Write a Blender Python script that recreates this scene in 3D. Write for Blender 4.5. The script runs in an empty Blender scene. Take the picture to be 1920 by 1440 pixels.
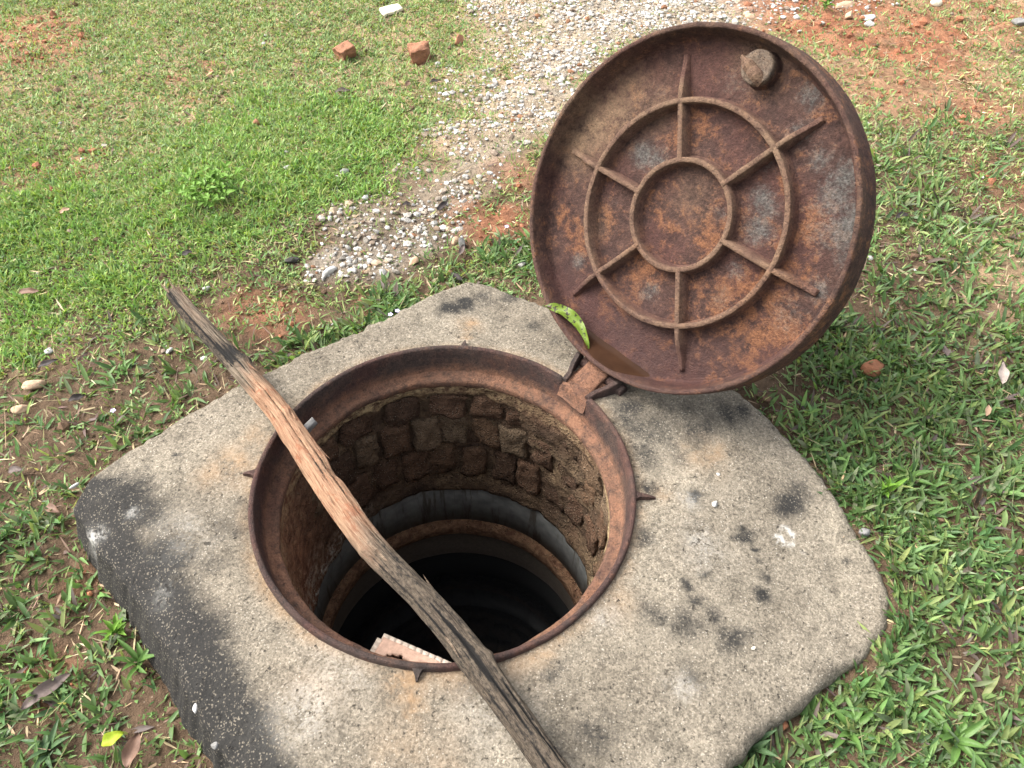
import bpy, math, random
import numpy as np
from mathutils import Matrix, Vector

random.seed(7); RNG = np.random.default_rng(11)
scene = bpy.context.scene
COL = scene.collection
R = math.radians

# ---------------------------------------------------------------- camera
CP = np.array([0.0, -0.8619, 1.21745])
CM = np.array([[0.9930249, 0.0761372, -0.0900256],
               [-0.1167637, 0.7410065, -0.6612682],
               [0.0163625, 0.6671675, 0.7447280]])
FPX = 1553.0
cam_d = bpy.data.cameras.new('camera'); cam = bpy.data.objects.new('camera', cam_d); COL.objects.link(cam)
cam_d.sensor_width = 36.0; cam_d.lens = 36.0 * FPX / 1920.0
cam_d.clip_start = 0.02; cam_d.clip_end = 500.0
mw = Matrix.Identity(4)
for i in range(3):
    for j in range(3): mw[i][j] = CM[i][j]
    mw[i][3] = CP[i]
cam.matrix_world = mw
scene.camera = cam

# ---------------------------------------------------------------- sky and sun (bright, thinly overcast day)
SUN = Vector((-0.62, 0.22, 0.75)).normalized()
world = bpy.data.worlds.new('World'); scene.world = world; world.use_nodes = True
wn = world.node_tree; wn.nodes.clear()
sky = wn.nodes.new('ShaderNodeTexSky'); sky.sky_type = 'NISHITA'; sky.sun_disc = False
sky.sun_elevation = math.asin(SUN.z); sky.sun_rotation = math.atan2(SUN.x, SUN.y)
sky.air_density = 1.3; sky.dust_density = 6.0; sky.ozone_density = 1.0
hs = wn.nodes.new('ShaderNodeHueSaturation'); hs.inputs['Saturation'].default_value = 0.30
bg = wn.nodes.new('ShaderNodeBackground'); bg.inputs['Strength'].default_value = 0.15
wo = wn.nodes.new('ShaderNodeOutputWorld')
wn.links.new(sky.outputs[0], hs.inputs['Color']); wn.links.new(hs.outputs[0], bg.inputs[0]); wn.links.new(bg.outputs[0], wo.inputs[0])
sd = bpy.data.lights.new('sun', 'SUN'); sd.energy = 1.5; sd.angle = R(42); sd.color = (1.0, 0.95, 0.87)
so = bpy.data.objects.new('sun', sd); COL.objects.link(so)
so.rotation_euler = SUN.to_track_quat('Z', 'Y').to_euler(); so.location = (-3, 1, 4)
vs = scene.view_settings
vs.view_transform = 'Standard'; vs.look = 'None'; vs.exposure = 1.50; vs.gamma = 1.0; vs.use_curve_mapping = False
scene.cycles.max_bounces = 7; scene.cycles.diffuse_bounces = 4; scene.cycles.use_denoising = True

# ---------------------------------------------------------------- helpers
def ray(px, py): return CM @ np.array([(px - 960) / FPX, -(py - 720) / FPX, -1.0])
def gp(px, py, z=-0.08):
    d = ray(px, py); t = (z - CP[2]) / d[2]; return CP + t * d

_T = np.random.default_rng(5).random(65536)
def vnoise(P):
    P = np.asarray(P, float); I = np.floor(P).astype(np.int64); f = P - I; f = f * f * (3 - 2 * f)
    def h(a, b, c): return _T[((I[:, 0] + a) * 73856093 ^ (I[:, 1] + b) * 19349663 ^ (I[:, 2] + c) * 83492791) & 65535]
    x, y, z = f[:, 0], f[:, 1], f[:, 2]
    def L(a, b, t): return a + (b - a) * t
    return L(L(L(h(0,0,0), h(1,0,0), x), L(h(0,1,0), h(1,1,0), x), y), L(L(h(0,0,1), h(1,0,1), x), L(h(0,1,1), h(1,1,1), x), y), z)
def fbm(P, sc, oc=4, g=0.5):
    P = np.asarray(P, float) * sc; v = 0; a = 1; s = 0
    for k in range(oc): v = v + a * (vnoise(P + 17.3 * k) - 0.5); s += a; a *= g; P = P * 2.03
    return v / s * 2          # about -1..1
def fbm2(x, y, sc, oc=4, seed=0.0): return fbm(np.stack([x, y, np.full_like(x, seed + 0.37)], 1), sc, oc)
def sstep(a, b, x): t = np.clip((x - a) / (b - a), 0, 1); return t * t * (3 - 2 * t)

def tag(o, label=None, cat=None, group=None, kind=None):
    if label: o['label'] = label
    if cat: o['category'] = cat
    if group: o['group'] = group
    if kind: o['kind'] = kind
    return o
def empty(name, loc=(0, 0, 0), mat=None):
    o = bpy.data.objects.new(name, None); COL.objects.link(o); o.empty_display_size = 0.05
    if mat is not None: o.matrix_world = mat
    else: o.location = loc
    return o
def mesh_np(name, V, F, smooth=True, fattrs=None, cattrs=None):
    V = np.asarray(V, np.float32)
    me = bpy.data.meshes.new(name)
    if isinstance(F, np.ndarray):
        n, k = F.shape
        me.vertices.add(len(V)); me.vertices.foreach_set('co', V.ravel())
        me.loops.add(n * k); me.loops.foreach_set('vertex_index', F.astype(np.int32).ravel())
        me.polygons.add(n); me.polygons.foreach_set('loop_start', np.arange(0, n * k, k, dtype=np.int32))
        me.update(calc_edges=True); me.validate()
    else:
        me.from_pydata(V.tolist(), [], F); me.update()
    me.polygons.foreach_set('use_smooth', np.full(len(me.polygons), smooth))
    for k_, a in (fattrs or {}).items():
        at = me.attributes.new(k_, 'FLOAT', 'POINT'); at.data.foreach_set('value', np.asarray(a, np.float32))
    for k_, a in (cattrs or {}).items():
        at = me.attributes.new(k_, 'FLOAT_VECTOR' if k_ == 'uvw' else 'FLOAT_COLOR', 'POINT')
        if k_ == 'uvw': at.data.foreach_set('vector', np.asarray(a, np.float32).ravel())
        else: at.data.foreach_set('color', np.concatenate([np.asarray(a, np.float32), np.ones((len(a), 1), np.float32)], 1).ravel())
    return me
def obj(name, me, mat, parent=None, loc=None):
    if mat is not None and len(me.materials) == 0: me.materials.append(mat)
    o = bpy.data.objects.new(name, me); COL.objects.link(o)
    if parent is not None: o.parent = parent
    if loc is not None: o.location = loc
    return o
def grid_faces(nu, nv, wrap=False):
    # vertex index = i*nv + j; i along u (optionally wrapped), j along v
    i = np.arange(nu if wrap else nu - 1); j = np.arange(nv - 1)
    I, J = np.meshgrid(i, j, indexing='ij'); I2 = (I + 1) % nu
    return np.stack([I * nv + J, I2 * nv + J, I2 * nv + J + 1, I * nv + J + 1], -1).reshape(-1, 4)

class G:
    def __init__(s, name, rough=0.8, spec=0.3):
        s.m = bpy.data.materials.new(name); s.m.use_nodes = True; s.nt = s.m.node_tree
        s.p = s.nt.nodes['Principled BSDF']; s.out = s.nt.nodes['Material Output']
        s.p.inputs['Roughness'].default_value = rough; s.p.inputs['Specular IOR Level'].default_value = spec
        s.tc = None
    def n(s, t, props=None, **inp):
        nd = s.nt.nodes.new(t)
        for k, v in (props or {}).items(): setattr(nd, k, v)
        for k, v in inp.items():
            k = int(k[1:]) if k[0] == '_' and k[1:].isdigit() else k.replace('_', ' ')
            s.set(nd.inputs[k], v)
        return nd
    def set(s, sock, v):
        if isinstance(v, bpy.types.NodeSocket): s.nt.links.new(v, sock)
        else:
            if isinstance(v, (tuple, list)) and len(v) == 3 and sock.type == 'RGBA': v = (*v, 1)
            sock.default_value = v
    def co(s, kind='Object'):
        if s.tc is None: s.tc = s.nt.nodes.new('ShaderNodeTexCoord')
        return s.tc.outputs[kind]
    def attr(s, name, out='Fac'): return s.n('ShaderNodeAttribute', {'attribute_name': name}).outputs[out]
    def scalev(s, v, sc): 
        nd = s.n('ShaderNodeVectorMath', {'operation': 'MULTIPLY'}); s.set(nd.inputs[0], v); nd.inputs[1].default_value = sc; return nd.outputs[0]
    def noise(s, sc, det=4, ro=0.55, vec=None, dist=0.0):
        nd = s.n('ShaderNodeTexNoise', Scale=sc, Detail=det, Roughness=ro, Distortion=dist, Vector=vec if vec is not None else s.co()); return nd.outputs['Fac']
    def vor(s, sc, vec=None, out='Distance', feature='F1'):
        return s.n('ShaderNodeTexVoronoi', {'feature': feature}, Scale=sc, Vector=vec if vec is not None else s.co()).outputs[out]
    def ramp(s, f, *st):
        nd = s.n('ShaderNodeValToRGB', Fac=f); e = nd.color_ramp.elements
        while len(e) < len(st): e.new(0.5)
        for k, (p, c) in enumerate(st):
            e[k].position = p; e[k].color = (c, c, c, 1) if isinstance(c, (int, float)) else (*c, 1)
        return nd.outputs['Color']
    def mr(s, f, a, b, c=0.0, d=1.0): return s.n('ShaderNodeMapRange', {'interpolation_type': 'SMOOTHSTEP'}, _0=f, _1=a, _2=b, _3=c, _4=d).outputs[0]
    def math(s, op, a, b=0.0): return s.n('ShaderNodeMath', {'operation': op}, _0=a, _1=b).outputs[0]
    def mix(s, f, a, b, mode='MIX'):
        nd = s.n('ShaderNodeMix', {'data_type': 'RGBA', 'blend_type': mode}); s.set(nd.inputs[0], f); s.set(nd.inputs[6], a); s.set(nd.inputs[7], b); return nd.outputs[2]
    def bump(s, h, st=0.5, d=0.002, nrm=None):
        nd = s.n('ShaderNodeBump', Strength=st, Distance=d, Height=h)
        if nrm is not None: s.nt.links.new(nrm, nd.inputs['Normal'])
        return nd.outputs[0]
    def fin(s, col=None, rough=None, nrm=None):
        if col is not None: s.set(s.p.inputs['Base Color'], col)
        if rough is not None: s.set(s.p.inputs['Roughness'], rough)
        if nrm is not None: s.set(s.p.inputs['Normal'], nrm)
        return s.m

# ---------------------------------------------------------------- materials
def m_concrete():
    g = G('weathered concrete', 0.92, 0.18)
    big = g.noise(4.0, 6, 0.6); mid = g.noise(24, 6, 0.65); fine = g.noise(170, 4, 0.65)
    c = g.ramp(big, (0.30, (0.152, 0.129, 0.099)), (0.52, (0.213, 0.184, 0.143)), (0.74, (0.264, 0.230, 0.178)))
    c = g.mix(0.9, c, g.ramp(mid, (0.28, 0.52), (0.46, 0.95), (0.72, 1.2)), 'MULTIPLY')
    c = g.mix(0.6, c, g.ramp(fine, (0.30, 0.45), (0.5, 1.0), (0.7, 1.3)), 'MULTIPLY')
    v = g.n('ShaderNodeTexVoronoi', {'feature': 'F1'}, Scale=430.0, Vector=g.co())
    grain = g.n('ShaderNodeSeparateColor', Color=v.outputs['Color']).outputs[0]
    v3 = g.n('ShaderNodeTexVoronoi', {'feature': 'F1'}, Scale=210.0, Vector=g.co())
    gr2 = g.n('ShaderNodeSeparateColor', Color=v3.outputs['Color']).outputs[1]
    c = g.mix(0.62, c, g.ramp(grain, (0.0, 0.38), (0.3, 0.80), (0.6, 1.0), (0.85, 1.25), (1.0, 1.55)), 'MULTIPLY')
    c = g.mix(0.40, c, g.ramp(gr2, (0.0, 0.45), (0.3, 0.9), (0.8, 1.08), (1.0, 1.35)), 'MULTIPLY')
    v4 = g.n('ShaderNodeTexVoronoi', {'feature': 'F1'}, Scale=290.0, Vector=g.co())
    g4 = g.n('ShaderNodeSeparateColor', Color=v4.outputs['Color']).outputs[2]
    c = g.mix(g.math('MULTIPLY', g.mr(g4, 0.86, 0.99), g.mr(v4.outputs['Distance'], 0.5, 0.2)), c, (0.36, 0.325, 0.27))
    rs = g.math('MULTIPLY', g.attr('rust'), g.mr(g.math('ADD', mid, g.math('MULTIPLY', fine, 0.5)), 0.50, 0.95))
    c = g.mix(g.math('MINIMUM', g.math('MULTIPLY', rs, 0.85), 0.6), c, (0.30, 0.180, 0.090))
    mo = g.attr('mould'); nz = g.math('ADD', g.math('MULTIPLY', g.noise(11, 6, 0.7), 0.9), g.math('ADD', g.math('MULTIPLY', mid, 0.7), g.math('MULTIPLY', fine, 0.9)))
    mk = g.mr(g.math('ADD', mo, g.math('SUBTRACT', nz, 1.22)), 0.16, 0.84)
    pale = g.math('ADD', g.mr(grain, 0.86, 0.98), g.math('MULTIPLY', g.mr(g4, 0.90, 0.97), g.mr(v4.outputs['Distance'], 0.5, 0.25)))
    mk = g.math('MULTIPLY', mk, g.math('SUBTRACT', 1.0, g.math('MULTIPLY', g.math('MINIMUM', pale, 1.0), 0.42)))
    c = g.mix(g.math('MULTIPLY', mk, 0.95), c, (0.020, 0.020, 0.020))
    ln = g.math('MULTIPLY', g.attr('lime'), g.mr(g.math('ADD', mid, fine), 0.80, 1.15))
    c = g.mix(g.math('MINIMUM', ln, 0.8), c, (0.44, 0.43, 0.40))
    pn = g.noise(85, 4, 0.65); pit = g.mr(pn, 0.28, 0.37)
    h = g.math('ADD', g.math('MULTIPLY', grain, 0.45), g.math('ADD', g.math('MULTIPLY', fine, 0.8), g.math('ADD', g.math('MULTIPLY', pit, 1.0), g.math('MULTIPLY', gr2, 0.4))))
    c = g.mix(g.math('SUBTRACT', 1.0, pit), c, g.mix(0.75, c, (0.05, 0.045, 0.04)))
    return g.fin(c, None, g.bump(h, 0.9, 0.0035))
def m_rust(name, dirt=(0.21, 0.142, 0.09), base=None, orange=1.0, steel=True):
    g = G(name, 0.82, 0.28)
    b = base or ((0.026, 0.014, 0.012), (0.054, 0.028, 0.022), (0.096, 0.052, 0.038))
    n2 = g.noise(55, 6, 0.72); n3 = g.noise(260, 4, 0.7); n4 = g.noise(17, 8, 0.72, dist=0.3); n5 = g.noise(7, 5, 0.6)
    c = g.ramp(n2, (0.32, b[0]), (0.50, b[1]), (0.68, b[2]))
    c = g.mix(g.mr(n5, 0.42, 0.62, 0.0, 0.55), c, g.mix(n2, (0.045, 0.019, 0.016), (0.092, 0.037, 0.030)))
    og = g.math('ADD', g.math('ADD', g.math('MULTIPLY', n4, 0.6), g.math('MULTIPLY', n2, 0.55)), g.math('MULTIPLY', g.attr('orange'), 0.12))
    c = g.mix(g.math('MULTIPLY', g.mr(og, 0.60, 0.74), 0.75 * orange), c, g.mix(n3, (0.115, 0.045, 0.022), (0.235, 0.105, 0.046)))
    if steel:
        st = g.math('ADD', g.math('MULTIPLY', g.attr('steel'), 0.46), g.math('MULTIPLY', g.math('SUBTRACT', 0.5, g.noise(120, 5, 0.75)), 0.7))
        st = g.math('ADD', st, g.math('ADD', g.math('MULTIPLY', n4, 0.5), g.math('MULTIPLY', n2, 0.5)))
        c = g.mix(g.math('MULTIPLY', g.mr(st, 0.64, 1.04), 0.66), c, g.ramp(n3, (0.3, (0.062, 0.064, 0.060)), (0.7, (0.125, 0.134, 0.126))))
    c = g.mix(g.math('MULTIPLY', g.math('MINIMUM', g.attr('dirt'), 1.0), g.mr(n2, 0.2, 0.62)), c, g.mix(n3, dirt, (dirt[0] * 0.7, dirt[1] * 0.66, dirt[2] * 0.62)))
    c = g.mix(0.7, c, g.ramp(n3, (0.28, 0.35), (0.5, 1.0), (0.72, 1.6)), 'MULTIPLY')
    fl = g.mr(g.vor(170), 0.22, 0.08)
    pm = g.math('MULTIPLY', fl, g.mr(n4, 0.42, 0.55))
    c = g.mix(g.math('MULTIPLY', pm, 0.8), c, (0.030, 0.012, 0.010))
    wet = g.attr('wet')
    c = g.mix(g.math('MULTIPLY', wet, 0.6), c, (0.042, 0.013, 0.012))
    ro = g.math('SUBTRACT', 0.84, g.math('MULTIPLY', wet, 0.40))
    h = g.math('ADD', g.math('MULTIPLY', n2, 1.0), g.math('SUBTRACT', g.math('MULTIPLY', n3, 0.9), g.math('MULTIPLY', pm, 0.5)))
    return g.fin(c, ro, g.bump(h, 0.95, 0.0042))
def m_brick():
    g = G('rough laterite brick', 0.95, 0.15)
    oi = g.n('ShaderNodeObjectInfo'); 
    off = g.n('ShaderNodeVectorMath', {'operation': 'ADD'}, _0=g.co(), _1=oi.outputs['Location']).outputs[0]
    n2 = g.noise(48, 5, 0.7, off); n3 = g.noise(240, 3, 0.7, off)
    tone = g.ramp(oi.outputs['Random'], (0.0, (0.10, 0.062, 0.042)), (0.4, (0.145, 0.085, 0.055)), (0.8, (0.19, 0.118, 0.072)), (1.0, (0.20, 0.145, 0.095)))
    c = g.mix(0.8, tone, g.ramp(n2, (0.3, 0.4), (0.55, 1.0), (0.75, 1.5)), 'MULTIPLY')
    v = g.vor(150, off)
    c = g.mix(g.math('MULTIPLY', g.mr(v, 0.26, 0.10), 0.8), c, (0.33, 0.26, 0.19))
    return g.fin(c, None, g.bump(g.math('ADD', g.math('ADD', n2, g.math('MULTIPLY', g.mr(v, 0.45, 0.1), 0.5)), g.math('MULTIPLY', n3, 0.8)), 1.0, 0.014))
def m_mortar():
    g = G('old mortar', 0.95, 0.15)
    n1 = g.noise(11, 5, 0.6); n2 = g.noise(55, 5, 0.7); n3 = g.noise(250, 3, 0.7)
    c = g.ramp(n1, (0.3, (0.055, 0.036, 0.026)), (0.5, (0.105, 0.068, 0.045)), (0.7, (0.17, 0.115, 0.072)))
    c = g.mix(g.attr('red'), c, g.ramp(n2, (0.3, (0.20, 0.085, 0.05)), (0.65, (0.36, 0.18, 0.105))))
    c = g.mix(g.math('MULTIPLY', g.attr('ochre'), g.mr(n2, 0.35, 0.6)), c, (0.36, 0.27, 0.15))
    c = g.mix(g.math('MULTIPLY', g.attr('lime'), g.mr(n2, 0.45, 0.6)), c, (0.42, 0.38, 0.33))
    c = g.mix(0.7, c, g.ramp(n2, (0.3, 0.45), (0.55, 1.0), (0.75, 1.35)), 'MULTIPLY')
    pb = g.mr(g.vor(130), 0.45, 0.1)
    c = g.mix(g.math('MULTIPLY', g.mr(g.vor(130), 0.22, 0.10), 0.5), c, (0.33, 0.26, 0.18))
    return g.fin(c, None, g.bump(g.math('ADD', g.math('ADD', n2, g.math('MULTIPLY', pb, 0.5)), g.math('MULTIPLY', n3, 0.6)), 1.0, 0.010))
def m_ringconc():
    g = G('streaked shaft concrete', 0.75, 0.35)
    v = g.scalev(g.co(), (1, 1, 0.12))
    s = g.noise(26, 5, 0.7, v); s2 = g.noise(85, 3, 0.6, v); n2 = g.noise(40, 4)
    c = g.ramp(n2, (0.3, (0.085, 0.088, 0.085)), (0.7, (0.15, 0.153, 0.147)))
    c = g.mix(g.mr(g.math('ADD', s, g.math('MULTIPLY', s2, 0.4)), 0.72, 0.86), c, (0.055, 0.048, 0.04))
    return g.fin(c, None, g.bump(n2, 0.3, 0.002))
def m_wood():
    g = G('weathered stick wood', 0.82, 0.25)
    uv = g.attr('uvw', 'Vector')
    sv = g.scalev(uv, (0.8, 9, 9)); sv2 = g.scalev(uv, (2, 40, 40))
    a = g.noise(9, 7, 0.72, sv, 0.4); b = g.noise(9, 4, 0.6, sv2); cch = g.noise(30, 5, 0.7, uv); blot = g.noise(14, 4, 0.6, uv, 0.5)
    fresh = g.ramp(a, (0.32, (0.13, 0.055, 0.03)), (0.41, (0.42, 0.225, 0.135)), (0.58, (0.60, 0.375, 0.235)), (0.8, (0.68, 0.48, 0.33)))
    fresh = g.mix(g.math('MULTIPLY', g.mr(blot, 0.52, 0.66), 0.7), fresh, (0.42, 0.165, 0.085))
    old = g.ramp(a, (0.36, (0.026, 0.021, 0.018)), (0.47, (0.17, 0.130, 0.093)), (0.64, (0.40, 0.32, 0.235)))
    c = g.mix(g.attr('fresh'), old, fresh)
    ch = g.math('ADD', g.attr('char'), g.math('SUBTRACT', g.math('ADD', g.math('MULTIPLY', a, 0.75), g.math('MULTIPLY', cch, 0.55)), 0.66))
    c = g.mix(g.mr(ch, 0.30, 0.52), c, (0.020, 0.018, 0.017))
    c = g.mix(0.55, c, g.ramp(b, (0.25, 0.35), (0.5, 1.0), (0.8, 1.3)), 'MULTIPLY')
    h = g.math('ADD', g.math('MULTIPLY', a, 1.3), g.math('MULTIPLY', b, 0.6))
    return g.fin(c, None, g.bump(h, 1.0, 0.009))
def m_ground():
    g = G('soil', 0.95, 0.15)
    n1 = g.noise(14, 6, 0.65); n2 = g.noise(70, 5, 0.7); n3 = g.noise(320, 3, 0.7)
    c = g.attr('tint', 'Color')
    c = g.mix(0.8, c, g.ramp(n1, (0.3, 0.55), (0.5, 1.0), (0.72, 1.35)), 'MULTIPLY')
    c = g.mix(0.8, c, g.ramp(n2, (0.3, 0.5), (0.5, 1.0), (0.72, 1.4)), 'MULTIPLY')
    c = g.mix(g.math('MULTIPLY', g.mr(g.vor(110), 0.14, 0.06), g.mr(n1, 0.45, 0.6)), c, (0.38, 0.31, 0.24))
    h = g.math('ADD', g.math('MULTIPLY', n1, 1.4), g.math('ADD', n2, g.math('MULTIPLY', n3, 0.5)))
    return g.fin(c, None, g.bump(h, 1.0, 0.012))
def m_leaf(name='green blades', trans=0.36, rough=0.5):
    g = G(name, rough, 0.35)
    c = g.attr('tint', 'Color')
    n = g.noise(90, 3, 0.6)
    c = g.mix(0.6, c, g.ramp(n, (0.3, 0.75), (0.7, 1.2)), 'MULTIPLY')
    g.fin(c)
    tr = g.n('ShaderNodeBsdfTranslucent'); g.set(tr.inputs['Color'], g.mix(1.0, c, (1.15, 1.1, 0.6), 'MULTIPLY'))
    mx = g.n('ShaderNodeMixShader'); mx.inputs[0].default_value = trans
    g.nt.links.new(g.p.outputs[0], mx.inputs[1]); g.nt.links.new(tr.outputs[0], mx.inputs[2]); g.nt.links.new(mx.outputs[0], g.out.inputs[0])
    return g.m
def m_plain_leaf(name, col, dark, spots=0.0, trans=0.15, rough=0.55):
    g = G(name, rough, 0.3)
    n = g.noise(60, 5, 0.65); n2 = g.noise(300, 3)
    c = g.mix(n, dark, col); c = g.mix(0.4, c, g.ramp(n2, (0.3, 0.7), (0.7, 1.25)), 'MULTIPLY')
    if spots: c = g.mix(g.math('MULTIPLY', g.mr(g.noise(130, 3, 0.5), 0.54, 0.60), spots), c, (0.03, 0.025, 0.012))
    g.fin(c, None, g.bump(n, 0.4, 0.002))
    tr = g.n('ShaderNodeBsdfTranslucent'); g.set(tr.inputs['Color'], c)
    mx = g.n('ShaderNodeMixShader'); mx.inputs[0].default_value = trans
    g.nt.links.new(g.p.outputs[0], mx.inputs[1]); g.nt.links.new(tr.outputs[0], mx.inputs[2]); g.nt.links.new(mx.outputs[0], g.out.inputs[0])
    return g.m
def m_stone(name='gravel stone', attr=True, col=(0.5, 0.48, 0.45), col2=(0.3, 0.28, 0.25)):
    g = G(name, 0.85, 0.25)
    oi = g.n('ShaderNodeObjectInfo')
    off = g.n('ShaderNodeVectorMath', {'operation': 'ADD'}, _0=g.co(), _1=oi.outputs['Location']).outputs[0]
    n = g.noise(90, 5, 0.65, off); n2 = g.noise(400, 3, 0.6, off)
    if attr == 'rand': c = g.ramp(oi.outputs['Random'], (0, (0.24, 0.21, 0.17)), (0.3, (0.40, 0.38, 0.35)), (0.6, (0.50, 0.49, 0.47)), (0.85, (0.34, 0.28, 0.21)), (1, (0.27, 0.16, 0.10)))
    elif attr: c = g.attr('tint', 'Color')
    else: c = g.mix(g.noise(30, 4, 0.6, off), col2, col)
    c = g.mix(0.7, c, g.ramp(n, (0.3, 0.6), (0.5, 1.0), (0.7, 1.2)), 'MULTIPLY')
    return g.fin(c, None, g.bump(g.math('ADD', n, g.math('MULTIPLY', n2, 0.4)), 0.8, 0.004))
def m_water():
    g = G('still dark water', 0.04, 0.5)
    return g.fin((0.006, 0.0065, 0.007), None, g.bump(g.noise(9, 2), 0.04, 0.004))
def m_rustwater():
    g = G('rusty rainwater', 0.05, 0.5)
    n = g.noise(25, 4)
    return g.fin(g.ramp(n, (0.3, (0.026, 0.013, 0.008)), (0.7, (0.042, 0.021, 0.012))), None, g.bump(n, 0.05, 0.002))
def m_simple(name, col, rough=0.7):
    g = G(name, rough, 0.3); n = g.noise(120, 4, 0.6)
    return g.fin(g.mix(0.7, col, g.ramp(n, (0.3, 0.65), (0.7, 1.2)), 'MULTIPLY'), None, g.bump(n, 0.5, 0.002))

M_CONC = m_concrete(); M_RUST = m_rust('rusted cast iron')
M_RIB = m_rust('rusted rib iron', base=((0.055, 0.028, 0.021), (0.10, 0.053, 0.039), (0.15, 0.085, 0.06)), orange=0.5)
M_FRAME = m_rust('frame iron', dirt=(0.27, 0.140, 0.085), base=((0.026, 0.020, 0.018), (0.048, 0.033, 0.028), (0.078, 0.049, 0.039)), orange=0.35, steel=False)
M_BLACK = m_rust('black iron', base=((0.016, 0.015, 0.015), (0.030, 0.027, 0.026), (0.050, 0.042, 0.038)), orange=0.15, steel=False); M_BRICK = m_brick(); M_MORT = m_mortar(); M_RING = m_ringconc(); M_WOOD = m_wood(); M_GROUND = m_ground()
M_GRASS = m_leaf(); M_COVER = m_leaf('small weed leaves', 0.2, 0.55); M_DEAD = m_leaf('dead grass', 0.1, 0.8)
M_LOWER = m_simple('slimy lower wall', (0.075, 0.062, 0.05)); M_GRAVEL = m_stone('gravel'); M_PEB = m_stone('pebble', 'rand'); M_WATER = m_water(); M_RW = m_rustwater()

# ---------------------------------------------------------------- site layout (world metres, frame centre at origin)
OUT = np.array([(.739,-.20),(.742,-.266),(.712,-.334),(.640,-.384),(.558,-.419),(.383,-.516),(.15,-.66),(-.01,-.80),(-.07,-.84),(-.13,-.80),
                (-.235,-.60),(-.332,-.444),(-.51,-.17),(-.640,.005),(-.668,.048),(-.650,.090),(-.572,.163),(-.36,.318),(-.12,.447),(.02,.548),(.085,.582),(.135,.572),(.19,.527),
                (.30,.440),(.45,.315),(.607,.175),(.688,.01)])
def outline_r(th):
    # radius of the slab outline in direction th
    P = np.vstack([OUT, OUT[:1]]); seg = []
    for k in range(len(P) - 1):
        for s in np.linspace(0, 1, 24, endpoint=False): seg.append(P[k] * (1 - s) + P[k + 1] * s)
    seg = np.array(seg); a = np.arctan2(seg[:, 1], seg[:, 0]); r = np.hypot(seg[:, 0], seg[:, 1]); o = np.argsort(a)
    a, r = a[o], r[o]
    a = np.concatenate([a - 2 * np.pi, a, a + 2 * np.pi]); r = np.concatenate([r, r, r])
    ker = np.ones(7) / 7; r = np.convolve(r, ker, 'same')
    return np.interp(th, a, r)
def blobs(x, y, L, warp=0.05, a=0.5, b=1.25):
    # soft union of round patches given as (px, py, radius in metres, weight)
    wx = x + warp * fbm2(x, y, 5, 3, 3.1); wy = y + warp * fbm2(x, y, 5, 3, 9.7); v = np.zeros_like(x)
    for px, py, r, w in L:
        c = gp(px, py); d = np.hypot(wx - c[0], wy - c[1]) / r
        v = np.maximum(v, w * (1 - sstep(a, b, d)))
    return v
LUSH = [(40,440,.26,1),(170,420,.24,1),(300,370,.24,1),(430,300,.24,1),(560,250,.24,1),(640,240,.16,1),(620,320,.12,.8),(420,390,.18,1),(200,510,.14,.9),(60,540,.16,.8),(350,450,.12,.8),(540,350,.14,.8),(-150,480,.4,1)]
BROAD = [(1700,1130,.34,1),(1800,900,.30,1),(1600,900,.13,1),(1480,830,.10,1),(1720,760,.22,.95),(1560,680,.12,.9),(1870,1250,.30,1),(1650,1400,.20,1),(1450,1420,.10,.9),(1750,560,.18,.5),(1700,400,.18,.3),(1850,300,.2,.12),
         (1690,300,.12,.2),(2050,1000,.5,1),(2000,600,.35,.4),(1650,1250,.1,.7),(740,575,.09,.9),(850,525,.07,.8),(640,640,.07,.7),(960,490,.08,.8),(560,650,.06,.6),(1000,440,.07,.7),
         (60,1150,.12,.28),(130,1010,.08,.3),(200,1300,.10,.25),(60,1390,.12,.5),(330,1330,.06,.15),(60,980,.1,.2),(90,1230,.08,.25),(-150,1200,.3,.6),(1300,1500,.3,.9),(100,640,.14,.12),(250,620,.14,.12),(150,800,.14,.14),(310,720,.10,.16),(60,760,.12,.1),(400,640,.08,.14),(230,720,.12,.14)]
REDSOIL = [(1560,50,.34,1),(1700,90,.28,1),(1450,20,.2,.9),(1850,60,.3,.6),(1740,190,.3,.6),(1880,360,.2,.3),(1620,170,.16,.5),(930,425,.10,.9),(960,440,.07,.9),(510,575,.10,.5),(450,560,.08,.4),(700,560,.05,.4),(30,30,.26,.8),(100,290,.12,.5),(140,260,.08,.4),(30,290,.12,.4),(385,92,.07,.45),(320,112,.05,.45),(345,160,.04,.5),(270,145,.04,.3),(860,390,.06,.5),(960,330,.10,.5),(880,420,.05,.7),(50,1260,.06,.35),(110,1080,.05,.3),(1640,690,.05,.4),(1500,300,.1,.4)]
TAN = [(1890,520,.16,1),(1880,860,.06,.6),(1900,640,.1,.6),(1850,700,.06,.5),(800,200,.3,.5),(850,60,.35,.6),(720,120,.2,.4),(60,600,.12,.4),(1000,150,.3,.6)]
GRAV = [(650,485,.075,.75),(720,470,.09,.65),(615,495,.055,.8),(790,440,.08,.6),(850,425,.05,.5),(640,395,.06,.45),(780,395,.07,.5),(690,420,.08,.5),(840,380,.05,.6),(900,300,.11,.6),(930,260,.12,.65),(850,345,.10,.55),(810,370,.09,.5),(700,390,.10,.4),
        (1040,120,.14,1),(1010,190,.14,.9),(1090,60,.2,1),(1180,20,.26,1),(1000,230,.1,.8),(960,200,.12,.6),(960,80,.15,.55),(1330,15,.28,.95),(900,160,.14,.35),(870,260,.12,.45),(1000,10,.24,.7),(1590,20,.14,.4),(760,320,.08,.25),(1040,200,.14,.8),(1250,-60,.5,.9)]
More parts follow.
